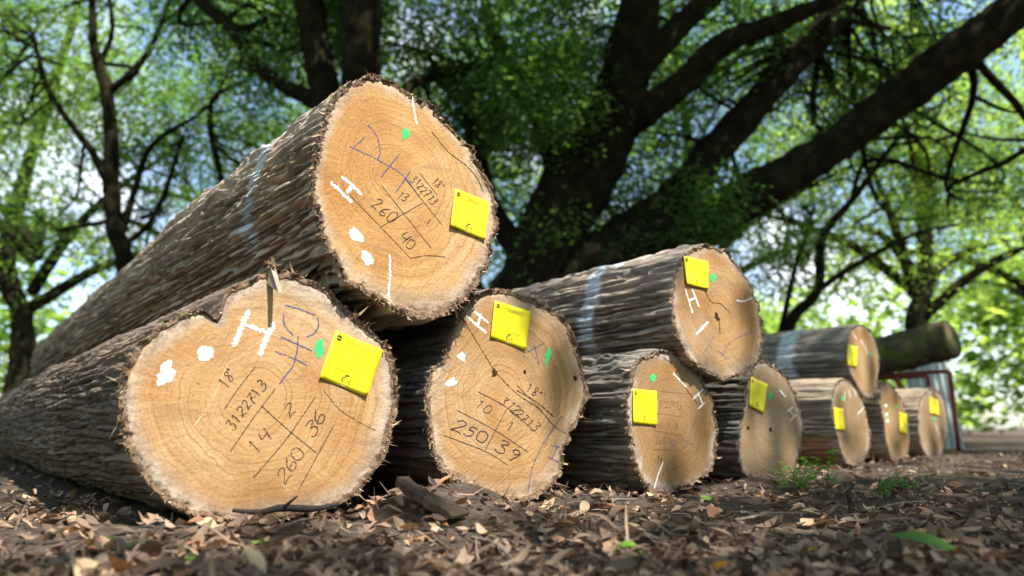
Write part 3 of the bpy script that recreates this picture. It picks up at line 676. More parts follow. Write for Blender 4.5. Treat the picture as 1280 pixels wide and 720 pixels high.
# far logs
logI.strokes('white_dash', [[(974,487),(982,495)]], 4.5, M_WHITE, 0.002, 0.2); logI.strokes('white_letter', [[(984,514),(991,508)],[(987,526),(995,518)],[(987,512),(992,522)]], 2.4, M_WHITE, 0.002, 0.2)
logI.blob('green_dab', 963, 495, 2.2, 4, 0, M_GREEN, 0.002); logI.blob('knot', 935, 535, 1.8, 3, 0, M_CRACK, 0.0015); logI.blob('knot', 963, 537, 2, 3, 0, M_CRACK, 0.0015)
logJ.strokes('white_dash', [[(1056,489),(1055,502)],[(1061,487),(1063,498)],[(1067,487),(1070,496)],[(1072,518),(1080,508)]], 2.0, M_WHITE, 0.003, 0.2); logJ.blob('green_dab', 1053, 498, 1.6, 3.5, 0, M_GREEN, 0.003)
logH.strokes('white_dash', [[(1066,417),(1071,424)],[(1076,424),(1079,433)],[(1081,433),(1084,443)]], 2.4, M_WHITE, 0.003, 0.2); logH.blob('green_dab', 1089, 443, 1.4, 3, 0, M_GREEN, 0.003)
for y_ in (507, 518, 526): logK.blob('white_dot', 1107 + (y_-507)*0.1, y_, 1.7, 2.4, 0, M_WHITE, 0.003)
logK.blob('green_dab', 1121, 508, 1.4, 2.6, 0, M_GREEN, 0.003)
logL.strokes('white_dash', [[(1168,528),(1174,545)],[(1176,526),(1179,536)]], 2.0, M_WHITE, 0.003, 0.2); logL.blob('green_dab', 1168, 524, 1.4, 2.4, 0, M_GREEN, 0.003)

# splinter of wood standing on the near log
sp = log1.uv(338, 346); sp2 = log1.uv(341, 372)
V = np.array([[sp[0]-0.004, sp[1]+0.016, 0.002], [sp[0]+0.004, sp[1]+0.018, 0.002], [sp[0]+0.004, sp[1]+0.016, 0.010], [sp[0]-0.004, sp[1]+0.013, 0.011],
              [sp2[0]-0.004, sp2[1]+0.006, 0.030], [sp2[0]+0.003, sp2[1]+0.006, 0.030], [sp2[0]+0.003, sp2[1]+0.004, 0.036], [sp2[0]-0.004, sp2[1]+0.004, 0.036],
              [sp[0]-0.006, sp[1]-0.012, 0.0], [sp[0]+0.006, sp[1]-0.010, 0.0]])
spl = obj('splinter', mesh('splinter', V, [(0,1,2,3), (3,2,6,7), (7,6,5,4), (0,3,7,4), (2,1,5,6), (4,5,9,8), (0,4,8), (1,9,5), (1,0,8,9)], M_SPLINT), log1.root)
# tuft of bark on top of the splinter
rg = np.random.default_rng(3); tv = []; tf = []; tt_ = []
for i in range(26):
    p = np.array([sp[0], sp[1]+0.016, 0.006]) + rg.normal(0, 1, 3)*np.array([0.004, 0.004, 0.004]); d = np.array([rg.normal(0, .7), rg.uniform(-0.2, 1), rg.normal(0, .7)])*0.014
    q = rg.normal(0, 1, 3)*0.0022; b = len(tv); tv += [p-q, p+q, p+d]; tf.append((b, b+1, b+2)); tt_ += [rg.random()]*3
obj('bark_tuft', mesh('bark_tuft', tv, tf, M_FIBRE, False, {'tint': tt_}), log1.root)

# ------------------------------------------------------------------ things behind the far logs
def simple_log(label, a, b, r, m, seed, name='log', nseg=80):
    a = np.array(a, float); b = np.array(b, float); mid = a + (b-a)*0.5
    V, Fc = tube([a, a+(b-a)*0.3, a+(b-a)*0.65, b], [r, r*1.04, r*0.97, r*0.9], nseg, 120, 0.16, seed, True)
    root = empty(name, (mid[0], mid[1], min(a[2], b[2]) - r), label=label, category='log')
    me = mesh('bark', V - np.array(root.location), Fc, m, True)
    for nme in ('paint', 'bare', 'plate'):
        me.attributes.new(nme, 'FLOAT', 'POINT')
    obj('bark', me, root)
    return root
simple_log('mossy fallen trunk lying on a red metal rack behind the far logs', at(1030, 462, 5.6), at(1190, 424, 4.9), 0.14, BARKS['moss'], 3, 'mossy_log')
M_RED = plain('red_painted_steel', (0.20, 0.04, 0.025), 0.7, 0.5, 14)
rack = empty('metal_rack', (at(1140, 540, 5.0)[0], at(1140, 540, 5.0)[1], 0), label='rusty red metal rack carrying the mossy trunk', category='rack')
def bar(a, b, r):
    V, Fc = tube([a, (np.array(a)+np.array(b))/2, b], [r, r, r], 8, 4); return V - np.array(rack.location), Fc
rl, rr_ = at(1085, 470, 5.25), at(1187, 464, 5.0)
for nm, a, b, r in (('beam', rl, rr_, 0.014), ('beam', rl + np.array([0.1, 0.45, 0.0]), rr_ + np.array([0.1, 0.45, 0]), 0.015),
                    ('brace', at(1117, 470, 5.15), at(1133, 492, 5.1), 0.018), ('leg', rl, np.array([rl[0], rl[1], 0.0]), 0.015), ('leg', rr_, np.array([rr_[0], rr_[1], 0.0]), 0.015),
                    ('leg', rl + np.array([0.1, 0.45, 0]), np.array([rl[0]+0.1, rl[1]+0.45, 0.0]), 0.015), ('leg', rr_ + np.array([0.1, 0.45, 0]), np.array([rr_[0]+0.1, rr_[1]+0.45, 0.0]), 0.015)):
    obj(nm, mesh(nm, *bar(a, b, r), M_RED, True), rack)
# pale corrugated sheet leaning behind the rack
ps = [at(1140, 478, 5.9), at(1196, 478, 5.8)]; n = 40; V = []
for i in range(n):
    a = i/(n-1); p = ps[0]*(1-a) + ps[1]*a
    for h in (-p[2]+0.01, 0.26): V.append(p + np.array([0, 0.012*math.sin(a*2*math.pi*6) + (0.12 if h > 0 else 0), h]))
V = np.array(V); lo = V.mean(0); lo[2] = 0
V2 = V + np.array([0, 0.0015, 0]); fcs = [tuple(f) for f in grid_faces(n, 2)]
obj('corrugated_sheet', mesh('corrugated_sheet', np.vstack([V, V2]) , fcs + [tuple(i+2*n for i in f[::-1]) for f in fcs], plain('galvanised_sheet', (0.42, 0.46, 0.45), 0.5, 0.15, 5)),
    label='pale grey corrugated sheet standing behind the red metal rack', category='sheet')

# ------------------------------------------------------------------ ground litter
DRY = [(0.0, (0.06, 0.038, 0.028)), (0.25, (0.16, 0.108, 0.078)), (0.5, (0.28, 0.185, 0.125)), (0.75, (0.40, 0.29, 0.205)), (0.9, (0.38, 0.17, 0.09)), (1.0, (0.52, 0.39, 0.24))]
M_DRY = leaf_mat('dry_leaf', DRY, (0.9, 0.7, 0.45), 0.18, 0.6)
def leaf_shape(ln, wd, curl, fold, twist, n=5):
    V = []; 
    for i in range(n+1):
        t = i/n; wv = wd*math.sin(math.pi*min(1, t*0.96+0.03))**0.75*(1.1-0.4*t); x = (t-0.5)*ln
        zc = curl*ln*(2*t-1)**2; tw = twist*(t-0.5)
        for sgn in (-1, 0, 1):
            y = sgn*wv; z = zc + fold*abs(y) ; V.append((x, y*math.cos(tw)-z*0*math.sin(tw), z + y*math.sin(tw)))
    Fc = []
    for i in range(n):
        b = i*3; Fc += [(b, b+1, b+4, b+3), (b+1, b+2, b+5, b+4)]
    return np.array(V), Fc
def rotm(yaw, tx, ty):
    return np.array(Matrix.Rotation(yaw, 3, 'Z') @ Matrix.Rotation(tx, 3, 'X') @ Matrix.Rotation(ty, 3, 'Y'))
def inside_log(x, y):
    for l in (logA, log1, logE, logG, logF, logI, logJ, logK, logL):
        if l is logA or l is logF: continue
        d = np.array([x, y, 0]) - l.O; a = -(d @ l.n); b = abs(d @ l.ex)
        if a > -0.01 and a < 4.0 and b < l.size[0]*0.30: return True
    return False
# uncountable litter: one mesh
rg = np.random.default_rng(21); parts = []; tints = []
count = 0
while count < 10500:
    dist = 0.6 + rg.random()**1.9*4.6; xx = rg.uniform(-0.8, 0.95)*dist + 0.02; yy = dist
    if inside_log(xx, yy): continue
    if fbm(xx*2.2, yy*2.2, 7.7, 2) < rg.uniform(0.15, 0.55): continue
    kind = rg.random(); big = 1.0
    if kind < 0.55: ln, wd = rg.uniform(0.014, 0.038), rg.uniform(0.004, 0.0095)
    elif kind < 0.85: ln, wd = rg.uniform(0.008, 0.02), rg.uniform(0.0015, 0.005)
    else: ln, wd = rg.uniform(0.03, 0.09), rg.uniform(0.0012, 0.0025)
    v, f = leaf_shape(ln, wd, rg.normal(0.05, 0.16), rg.uniform(-0.2, 0.9), rg.normal(0, 0.8), 3)
    v = v @ rotm(rg.uniform(0, 6.28), rg.normal(0, 0.45), rg.normal(0, 0.35)).T
    z = float(gheight(xx, yy)) if count % 1 == 0 else 0
    v = v + np.array([xx, yy, z + 0.002 - min(0, v[:, 2].min())*0.6 + rg.random()*0.006])
    parts.append((v, f)); tints += [np.clip(rg.normal(0.36, 0.24), 0, 1)]*len(v); count += 1
V, Fc = join(parts)
obj('leaf_litter', mesh('leaf_litter', V, Fc, M_DRY, False, {'tint': tints}), kind='stuff', label='brown dry leaf litter and wood crumbs covering the ground', category='leaf litter')

# separate fallen leaves
KINDS = [('tan', 'tan curled dry leaf', 0.66, 80), ('brown', 'dark brown dry leaf', 0.25, 70), ('grey', 'pale straw-coloured dry leaf', 0.98, 45), ('rust', 'rusty red-brown dry leaf', 0.89, 30)]
M_FRESH = leaf_mat('fresh_leaf', [(0, (0.06, 0.16, 0.025)), (1, (0.20, 0.38, 0.06))], (1.5, 1.6, 0.5), 0.4, 0.45)
M_ORANGE = leaf_mat('orange_leaf', [(0, (0.55, 0.14, 0.02)), (1, (0.60, 0.42, 0.03))], (1, 0.8, 0.4), 0.25, 0.5)
def leaf_mesh(kind, tint, m, seed, ln=None, wd=None):
    r_ = np.random.default_rng(seed); ln = ln or r_.uniform(0.024, 0.05); wd = wd or ln*r_.uniform(0.17, 0.27)
    v, f = leaf_shape(ln, wd, r_.normal(0.08, 0.14), r_.uniform(-0.1, 0.7), r_.normal(0, 0.7), 6)
    me = mesh('leaf_' + kind, v, f, m, True, {'tint': np.clip(np.full(len(v), tint) + r_.normal(0, 0.03), 0, 1)})
    return me, v
def lay(me, v, x, y, yaw, tx, ty, **props):
    rm = rotm(yaw, tx, ty); zz = (v @ rm.T)[:, 2].min()
    o = obj('fallen_leaf', me, None, **props); o.location = (x, y, float(gheight(x, y)) + 0.003 - zz*0.7)
    o.rotation_euler = Matrix([list(r) for r in rm]).to_euler(); return o
rg = np.random.default_rng(5)
for kind, label, tint, cnt in KINDS:
    vs = [leaf_mesh(kind, tint, M_DRY, hash_ + 31*len(kind)) for hash_ in range(6)]
    k = 0
    while k < cnt:
        px_, py_ = rg.uniform(20, 1260), 590 + 130*rg.random()**0.75
        g = on_ground(px_, py_)
        if inside_log(g[0], g[1]) or g[1] > 3: continue
        me, v = vs[k % 6]
        near_what = 'the heart-shaped log' if px_ < 500 else 'the diagonally cracked log' if px_ < 745 else 'the dark-barked log' if px_ < 915 else 'the seedlings'
        where = ('close to the camera below ' if py_ > 672 else 'at the foot of ' if py_ < 640 else 'a little in front of ') + near_what
        lay(me, v, g[0], g[1], rg.uniform(0, 6.28), rg.normal(0, 0.4), rg.normal(0, 0.3), label=label + ' ' + where, category='leaf', group=kind + ' leaves fallen ' + where); k += 1
for px_, py_, kind, m, tint, ln, lab in (
    (158, 684, 'green', M_FRESH, 0.4, 0.045, 'green fallen leaf near the lower corner, in front of the heart-shaped log'),
    (212, 703, 'green', M_FRESH, 0.8, 0.07, 'long thin bright green leaf blade lying on brown litter'),
    (328, 678, 'green', M_FRESH, 0.9, 0.03, 'small pale green leaf in front of the heart-shaped log'),
    (645, 622, 'green', M_FRESH, 0.95, 0.03, 'pale green leaf standing at the foot of the diagonally cracked log'),
    (788, 690, 'green', M_FRESH, 0.7, 0.035, 'bright green round leaf on dark soil'),
    (885, 622, 'green', M_FRESH, 0.8, 0.035, 'green leaf on the sunlit patch of soil'),
    (1165, 690, 'green', M_FRESH, 0.15, 0.09, 'large blurred dark green leaf close to the camera'),
    (398, 652, 'orange', M_ORANGE, 0.95, 0.025, 'yellow leaf in front of the heart-shaped log'),
    (1072, 664, 'orange', M_ORANGE, 0.05, 0.028, 'small bright orange leaf on brown litter'),
    (1010, 690, 'orange', M_ORANGE, 0.7, 0.036, 'amber yellow leaf standing in the litter'),
    (895, 716, 'orange', M_ORANGE, 0.3, 0.03, 'orange leaf at the very front edge')):
    g = on_ground(px_, py_, 0.0); me, v = leaf_mesh(kind, tint, m, int(px_), ln, ln*(0.12 if 'blade' in lab else 0.24))
    lay(me, v, g[0], g[1], rg.uniform(-0.6, 0.6), rg.normal(0.3, 0.2), rg.normal(0, 0.3), label=lab, category='leaf', group='fresh and coloured fallen leaves')

# sticks, splinters and the flat slab of wood
M_STICK = plain('dark_stick', (0.03, 0.022, 0.018), 0.8, 0.4, 60)
M_TWIG = plain('grey_twig', (0.17, 0.13, 0.10), 0.85, 0.4, 60)
M_SLAB = bark_mat('weathered_slab', (0.05, 0.036, 0.027), (0.12, 0.09, 0.068), (0.22, 0.175, 0.14))
def stick(name, label, pts, rad, m, side=None, cat='stick'):
    root_loc = np.mean(pts, 0)
    parts = [tube(np.array(pts)-root_loc, rad, 9, 22, 0.14, 3)]
    if side is not None: parts.append(tube(np.array(side[0])-root_loc, side[1], 6, 8, 0.1, 5))
    o = obj(name, mesh(name, *join(parts), m, True), None, label=label, category=cat); o.location = root_loc; return o
def gp(x, y, lift=0.006):
    g = on_ground(x, y, 0.0); g[2] = float(gheight(g[0], g[1])) + lift; return g
def front(l, x, y, off):                                            # a point just in front of a log's cut face
    d = ray(x, y); P0 = l.P0 + l.n*off; t = np.dot(P0-CAM, l.n)/np.dot(d, l.n); return CAM + d*t
stick('stick', 'black stick lying against the foot of the heart-shaped log', [front(log1, 291, 638, .035), front(log1, 325, 640, .03), front(log1, 352, 635, .03), front(log1, 392, 636, .03), front(log1, 424, 630, .035)], [.003, .0045, .006, .0055, .003], M_STICK,
      ([front(log1, 352, 637, .03), front(log1, 362, 628, .045), front(log1, 372, 620, .05)], [.003, .0025, .0012]))
a, b = front(logE, 498, 598, 0.14), gp(572, 660, 0.012)
d = b - a; dl = np.linalg.norm(d); d /= dl; sd = np.cross(d, [0, 0, 1.0]); sd /= np.linalg.norm(sd); up = np.cross(sd, d)
V = []; nn = 14
rg = np.random.default_rng(9)
for i in range(nn):
    t = i/(nn-1); w_ = 0.020*(0.70 + 0.5*t)*(0.45 if i == 0 else 0.8 if i in (1, nn-1) else 1) + rg.normal(0, 0.0018)
    for su, sv in ((-1, -1), (-0.2, -1.1), (1, -1), (1, 1), (0.3, 1.3), (-1, 1)):
        V.append(a + d*dl*t + sd*w_*su + up*(0.0055*sv*(0.5 if i in (0, nn-1) else 1) + rg.normal(0, 0.0012)) + sd*0.006*math.sin(5*t))
V = np.array(V); root_loc = V.mean(0); Fc = []
for i in range(nn-1):
    for j in range(6): Fc.append((i*6+j, i*6+(j+1) % 6, (i+1)*6+(j+1) % 6, (i+1)*6+j))
Fc += [tuple(range(5, -1, -1)), tuple((nn-1)*6+j for j in range(6))]
me = mesh('wood_slab', V-root_loc, Fc, M_SLAB)
for nme in ('paint', 'bare', 'plate'): me.attributes.new(nme, 'FLOAT', 'POINT')
o = obj('wood_slab', me, None, label='flat grey slab of weathered wood between the two near ground logs', category='wood slab'); o.location = root_loc
g = gp(1064, 640, 0.0)
stick('twig', 'short dark twig standing upright in the litter beyond the seedlings', [g, g + np.array([0.003, 0.004, 0.02]), g + np.array([-0.002, 0, 0.04]), g + np.array([0.012, 0.004, 0.058])], [.005, .0055, .004, .002], M_STICK, None, 'twig')
g = gp(700, 612, 0.0)
stick('twig', 'thin bent brown twig at the foot of the dark-barked log', [g, g + np.array([0.012, 0.0, 0.02]), g + np.array([0.018, -0.005, 0.035]), g + np.array([0.045, 0.0, 0.06])], [.0024, .0022, .002, .001], M_TWIG, None, 'twig')
TW = [('long grey twig across the ground in front of the dark-barked log', (690, 634), (795, 632)), ('grey twig lying before the seedlings', (920, 655), (1010, 640)), ('thin twig slanting across the near litter by the slab', (590, 668), (640, 690)),
      ('grey twig beside the sunlit soil patch', (800, 655), (850, 675)), ('straight brown twig at the far end of the litter', (1085, 640), (1170, 628)), ('bent twig in the front litter below the heart-shaped log', (340, 672), (400, 655)),
      ('short twig in the shaded front middle', (705, 690), (760, 700)), ('twig near the amber leaf', (955, 675), (1000, 700))]
for lab, p, q in TW:
    a, b = gp(*p, 0.006), gp(*q, 0.007); m_ = (a+b)/2 + np.array([0.003, 0.01, 0.004])
    stick('twig', lab, [a, (a+m_)/2, m_, b], [.0026, .003, .0026, .0014], M_TWIG, None, 'twig')

# seedlings
def seedling(label, x, y, hgt, nst, seed, spread=0.4):
    r_ = np.random.default_rng(seed); base = gp(x, y, 0.0); root = empty('seedling', base, label=label, category='seedling', group='green seedlings in the litter')
    stems = []; lv = []; lt = []; lf = []
    for i in range(nst):
        a = r_.uniform(0, 6.28); tip = np.array([math.cos(a)*spread*hgt, math.sin(a)*spread*hgt, hgt*r_.uniform(0.6, 1.0)])
        st0 = np.array([r_.normal(0, .012), r_.normal(0, .012), 0]); mid = st0 + (tip)*0.55 + np.array([0, 0, hgt*0.1])
        stems.append(tube([st0, mid, st0+tip], [.0013, .001, .0006], 5, 6))
        for j in range(9):
            t = 0.3 + 0.7*j/8; p = st0 + tip*t
            for s_ in (-1, 1):
                ln = hgt*r_.uniform(0.16, 0.28); v, f = leaf_shape(ln, ln*0.2, 0.1, 0.3, 0.2, 4); v[:, 0] += ln*0.5
                v = v @ rotm(a + s_*r_.uniform(0.5, 1.3), r_.normal(0, .3), r_.uniform(-0.3, 0.4)).T + p
                b = len(lv); lv += list(v); lt += [r_.uniform(0.2, 1)]*len(v); lf += [tuple(i_+b for i_ in q) for q in f]
    obj('stem', mesh('stem', *join(stems), M_FRESH, True, None), root); obj('leaves', mesh('leaves', lv, lf, M_FRESH, True, {'tint': lt}), root)
seedling('green seedling with fern-like leaves growing in front of the log with a dark lower face', 1000, 618, 0.075, 6, 1, 0.55)
seedling('taller upright green seedling beside the fern-like one', 1028, 614, 0.11, 3, 2, 0.3)
seedling('low spreading green seedling near the greyish-faced log', 1098, 622, 0.05, 6, 3, 0.8)
seedling('small green seedling behind the low spreading one', 1130, 612, 0.055, 4, 4, 0.6)

# ------------------------------------------------------------------ trees
G1 = [(0.0, (0.03, 0.068, 0.024)), (0.5, (0.07, 0.135, 0.042)), (1.0, (0.135, 0.20, 0.06))]
G2 = [(0.0, (0.05, 0.10, 0.03)), (0.5, (0.12, 0.19, 0.055)), (1.0, (0.22, 0.29, 0.085))]
G3 = [(0.0, (0.04, 0.085, 0.028)), (0.5, (0.095, 0.165, 0.05)), (1.0, (0.17, 0.24, 0.07))]
M_LEAF3 = leaf_mat('mid_canopy_leaf', G3, (2.5, 2.6, 1.2), 0.56)
M_LEAF1 = leaf_mat('canopy_leaf', G1, (2.1, 2.4, 1.2), 0.5)
M_LEAF2 = leaf_mat('light_canopy_leaf', G2, (3.3, 3.1, 1.5), 0.62)
def foliage(centers, rad, per, size, seed, flat=0.35, tilt=0.35):
    """leaf-sized faces gathered in flat sprays round the given centres"""
    r_ = np.random.default_rng(seed); n = len(centers); rad = np.broadcast_to(rad, (n,))
    tot = n*per; cid = np.repeat(np.arange(n), per)
    a = r_.uniform(0, 2*math.pi, tot); q = np.sqrt(r_.random(tot))
    loc = np.stack([q*np.cos(a), q*np.sin(a), r_.normal(0, flat, tot)*(1-0.5*q)], -1)*rad[cid][:, None]
    tx = r_.normal(0, tilt, n)[cid]; ty = r_.normal(0, tilt, n)[cid]
    loc[:, 2] += loc[:, 0]*tx + loc[:, 1]*ty - 0.25*q*q*rad[cid]
    P = centers[cid] + loc
    d = np.stack([np.cos(a + r_.normal(0, 0.7, tot)), np.sin(a + r_.normal(0, 0.7, tot)), r_.normal(-0.15, 0.4, tot)], -1); d /= np.linalg.norm(d, axis=1)[:, None]
    nn_ = np.stack([r_.normal(0, 0.5, tot), r_.normal(0, 0.5, tot), np.ones(tot)], -1); s_ = np.cross(d, nn_); s_ /= np.linalg.norm(s_, axis=1)[:, None]
    ln = size*r_.uniform(0.6, 1.35, tot)[:, None]; wd = ln*r_.uniform(0.2, 0.32, tot)[:, None]
    V = np.stack([P - d*ln*0.5, P + s_*wd - d*ln*0.05, P + d*ln*0.5, P - s_*wd - d*ln*0.05], 1).reshape(-1, 3)
    tint = np.clip(np.repeat(r_.uniform(0.1, 0.9, n)[cid]*0.6 + r_.random(tot)*0.4, 4), 0, 1)
    return V, np.arange(tot*4).reshape(-1, 4), tint
def clumped(c, e, n, seed, freq=0.9, thr=0.5):
    """points in an ellipsoid, kept where a noise field leaves no gap"""
    r_ = np.random.default_rng(seed); out = []
    c = np.array(c, float); e = np.array(e, float); m = 0
    while m < n:
        p = r_.uniform(-1, 1, (n*4, 3)); p = p[(p**2).sum(1) < 1]*e + c
        k = fbm(p[:, 0]*freq + seed, p[:, 1]*freq, p[:, 2]*freq*1.3, 2) > thr + r_.normal(0, 0.05, len(p))
        out.append(p[k]); m += k.sum()
    return np.vstack(out)[:n]
def sunshift(p, z):                                                   # where the shadow of p lands at height z
    t = (p[:, 2] - z)/SUN[2]; return p - SUN*t[:, None]
def gap_filter(P, seed=0):
    """clears sprays from the added leaf roof where sun should reach the stack"""
    r_ = np.random.default_rng(seed); S = sunshift(P, 0.35)
    keep = np.ones(len(P), bool)
    for cx, cy, rx, ry, pr in ((-0.35, 1.3, 0.85, 0.6, 1.0), (0.22, 1.03, 0.2, 0.09, 1.0), (0.51, 1.30, 0.16, 0.09, 1.0), (0.75, 1.03, 0.16, 0.07, 1.0), (-0.49, 1.03, 0.2, 0.1, 1.0), (1.0, 1.5, 0.3, 0.1, 1.0), (0.05, 0.86, 0.25, 0.05, 1.0), (-0.2, 0.78, 0.2, 0.04, 1.0), (0.5, 0.85, 0.12, 0.04, 1.0), (1.3, 1.9, 0.3, 0.15, 1.0), (0.9, 0.8, 0.2, 0.06, 1.0), (-1.0, 2.3, 0.8, 0.9, 0.96), (-1.9, 3.5, 0.9, 0.9, 0.9), (0.0, 1.55, 0.5, 0.4, 0.9), (0.6, 1.88, 0.35, 0.25, 1.0), (0.3, 2.35, 0.5, 0.4, 0.9), (1.5, 2.9, 0.9, 0.8, 0.95), (2.3, 3.7, 0.9, 0.7, 0.9), (-0.9, 0.9, 0.35, 0.2, 0.9), (0.65, 1.5, 0.25, 0.1, 0.95)):
        inn = ((S[:, 0]-cx)/rx)**2 + ((S[:, 1]-cy)/ry)**2 < 1
        keep &= ~(inn & (r_.random(len(P)) < pr))
    return P[keep]

def limb_world(pts):      # (x, y, depth, width in pixels) -> points and radii
    P = np.array([at(x, y, z) for x, y, z, w_ in pts]); r_ = np.array([w_*z/F/2 for x, y, z, w_ in pts]); return P, r_
def make_tree(name, label, base, limbs, crowns, m_leaf, twigs=60, seed=0, trunk_r=0.3, twig_len=1.2, roots=True, group='leafy trees behind the stacked logs'):
    r_ = np.random.default_rng(seed); base = np.array(base, float)
    root = empty(name, base, label=label, category='tree', group=group)
    allP = []; allR = []
    for i, lm in enumerate(limbs):
        P, rad = lm if isinstance(lm, tuple) else limb_world(lm)
        if i == 0:   # the trunk goes down to the ground
            P = np.vstack([[base[0], base[1], base[2]-0.15], [base[0], base[1], base[2] + 0.25*(P[0][2]-base[2])], P]); rad = np.concatenate([[rad[0]*1.7, rad[0]*1.25], rad])
        V, Fc = tube(P, rad, 26 if rad.max() > 0.1 else 12, len(P)*12, 0.24, seed+i)
        me = mesh('trunk' if i == 0 else 'limb', V - base, Fc, M_TRUNK, True)
        for nme in ('paint', 'bare', 'plate'): me.attributes.new(nme, 'FLOAT', 'POINT')
        obj('trunk' if i == 0 else 'limb', me, root)
        Q = catmull(np.c_[P, rad], 40); allP.append(Q[14:, :3]); allR.append(Q[14:, 3])
    allP = np.vstack(allP); allR = np.concatenate(allR)
    cents = np.vstack([clumped(*c) for c in crowns]) if crowns else np.zeros((0, 3))
    # thin branches from the limbs out to the leaf sprays
    parts = []
    if twigs and len(cents):
        for i in range(twigs):
            c = cents[r_.integers(len(cents))]; dd = np.linalg.norm(allP - c, axis=1); k = int(np.argmin(dd + r_.random(len(dd))*0.8)); p = allP[k]
            v = c - p; L = np.linalg.norm(v)
            if L < 0.3 or L > twig_len*4: continue
            mid1 = p + v*0.35 + r_.normal(0, 0.1, 3)*L; mid2 = p + v*0.7 + r_.normal(0, 0.09, 3)*L
            rr = min(allR[k]*0.5, 0.012 + 0.012*L)
            parts.append(tube([p, mid1, mid2, c], [rr, rr*0.7, rr*0.45, 0.004], 6, 12))
            for q in range(2):
                s0 = mid1 if q == 0 else mid2; e_ = s0 + (v/L*0.5 + r_.normal(0, 0.6, 3))*min(L, 1.5)*0.5
                parts.append(tube([s0, (s0+e_)/2 + r_.normal(0, 0.05, 3), e_], [rr*0.5, rr*0.35, 0.003], 5, 7))
        V, Fc = join(parts)
        me = mesh('branches', V - base, Fc, M_TRUNK, True)
        for nme in ('paint', 'bare', 'plate'): me.attributes.new(nme, 'FLOAT', 'POINT')
        obj('branches', me, root, kind='stuff')
    return root, cents
def add_crown(root, cents, rad, per, size, m, seed):
    V, Fc, t = foliage(cents, rad, per, size, seed)
    obj('crown', mesh('crown', V - np.array(root.location), Fc, m, False, {'tint': t}), root)

def gbase(x, depth):
    p = at(x, 545, depth); return np.array([p[0], p[1], float(gheight(p[0], p[1]))])
# 1 the great spreading tree in the middle
limbs = [
    [(672,352,8.0,92),(694,285,8.0,84),(735,205,7.9,84),(775,118,7.7,68),(800,0,7.3,54),(815,-110,7.0,40)],
    [(690,372,8.0,80),(740,336,7.9,66),(812,309,7.8,60),(882,280,7.7,56),(958,233,7.5,52),(1028,192,7.4,46),(1116,128,7.2,48),(1190,70,7.0,52),(1300,-10,6.8,46),(1400,-90,6.6,36)],
    [(735,330,8.0,60),(790,288,8.1,52),(842,250,8.2,48),(894,187,8.3,42),(947,128,8.4,38),(993,76,8.4,37),(1038,29,8.4,35),(1075,-20,8.4,32),(1120,-90,8.4,26)],
    [(768,165,7.8,46),(812,134,7.6,38),(853,105,7.5,33),(900,58,7.4,30),(970,29,7.3,24),(1030,4,7.2,18),(1090,-25,7.1,14)],
    [(790,90,7.6,36),(824,58,7.8,32),(865,17,8.0,28),(905,-15,8.2,24),(960,-60,8.4,20)],
    [(672,330,8.1,50),(643,303,8.3,34),(618,270,8.5,28),(600,215,8.7,24),(590,150,8.9,20),(610,80,9.0,16)],
    [(705,240,8.0,36),(680,160,8.3,26),(655,108,8.5,22),(632,76,8.7,18),(610,20,8.9,14),(600,-40,9,10)],
    [(958,110,8.4,20),(968,80,8.6,16),(975,45,8.8,13),(968,10,9,10)],
]
T1, c1 = make_tree('shade_tree', 'huge dark spreading tree with thick slanting limbs behind the middle logs', gbase(676, 8.0), limbs,
    [(at(690,120,9.2), (2.0,1.4,1.5), 200, 2, 0.9, 0.50), (at(640,230,9.6), (1.6,1.2,1.0), 120, 3), (at(780,250,9.0), (1.2,0.8,0.9), 90, 4), (at(600,30,9.0), (1.6,1.2,0.9), 130, 5), (at(860,60,9.0), (1.8,1.2,1.0), 90, 6), (at(1000,110,9.6), (1.6,1.0,1.0), 110, 9), (at(1130,40,9.2), (2.2,1.2,1.1), 120, 10, 0.9, 0.52), (at(1210,190,9.6), (1.0,1.0,1.0), 60, 11), (at(690,170,7.3), (0.6,0.4,1.1), 75, 16), (at(840,262,7.3), (0.7,0.3,0.4), 28, 18), (at(1010,330,9.5), (1.0,0.8,0.5), 30, 8),
     (at(905,250,8.3), (0.9,0.5,0.5), 45, 7)], M_LEAF1, 110, 1)
add_crown(T1, c1, 0.36, 64, 0.066, M_LEAF1, 1)
# unseen roof of leaves, added above the stack to shade and dapple it
over = np.vstack([clumped((1.0, 3.5, 7.6), (9.0, 7.5, 1.2), 2400, 41, 0.55, 0.40), clumped((2.4, -1.0, 7.0), (7.0, 5.5, 1.0), 900, 42, 0.7, 0.44)])
el_ = np.degrees(np.arctan2(over[:, 2]-0.15-0.5, np.maximum(over[:, 1], 0.01))); over = over[(el_ > 36) | (over[:, 1] < 0)]
over = gap_filter(over, 3)  # gaps placed so sun lands on chosen faces and ground
V, Fc, t = foliage(over, 0.45, 24, 0.17, 77)
obj('added_shade_crown', mesh('added_shade_crown', V - np.array(T1.location), Fc, M_LEAF1, False, {'tint': t}), T1)
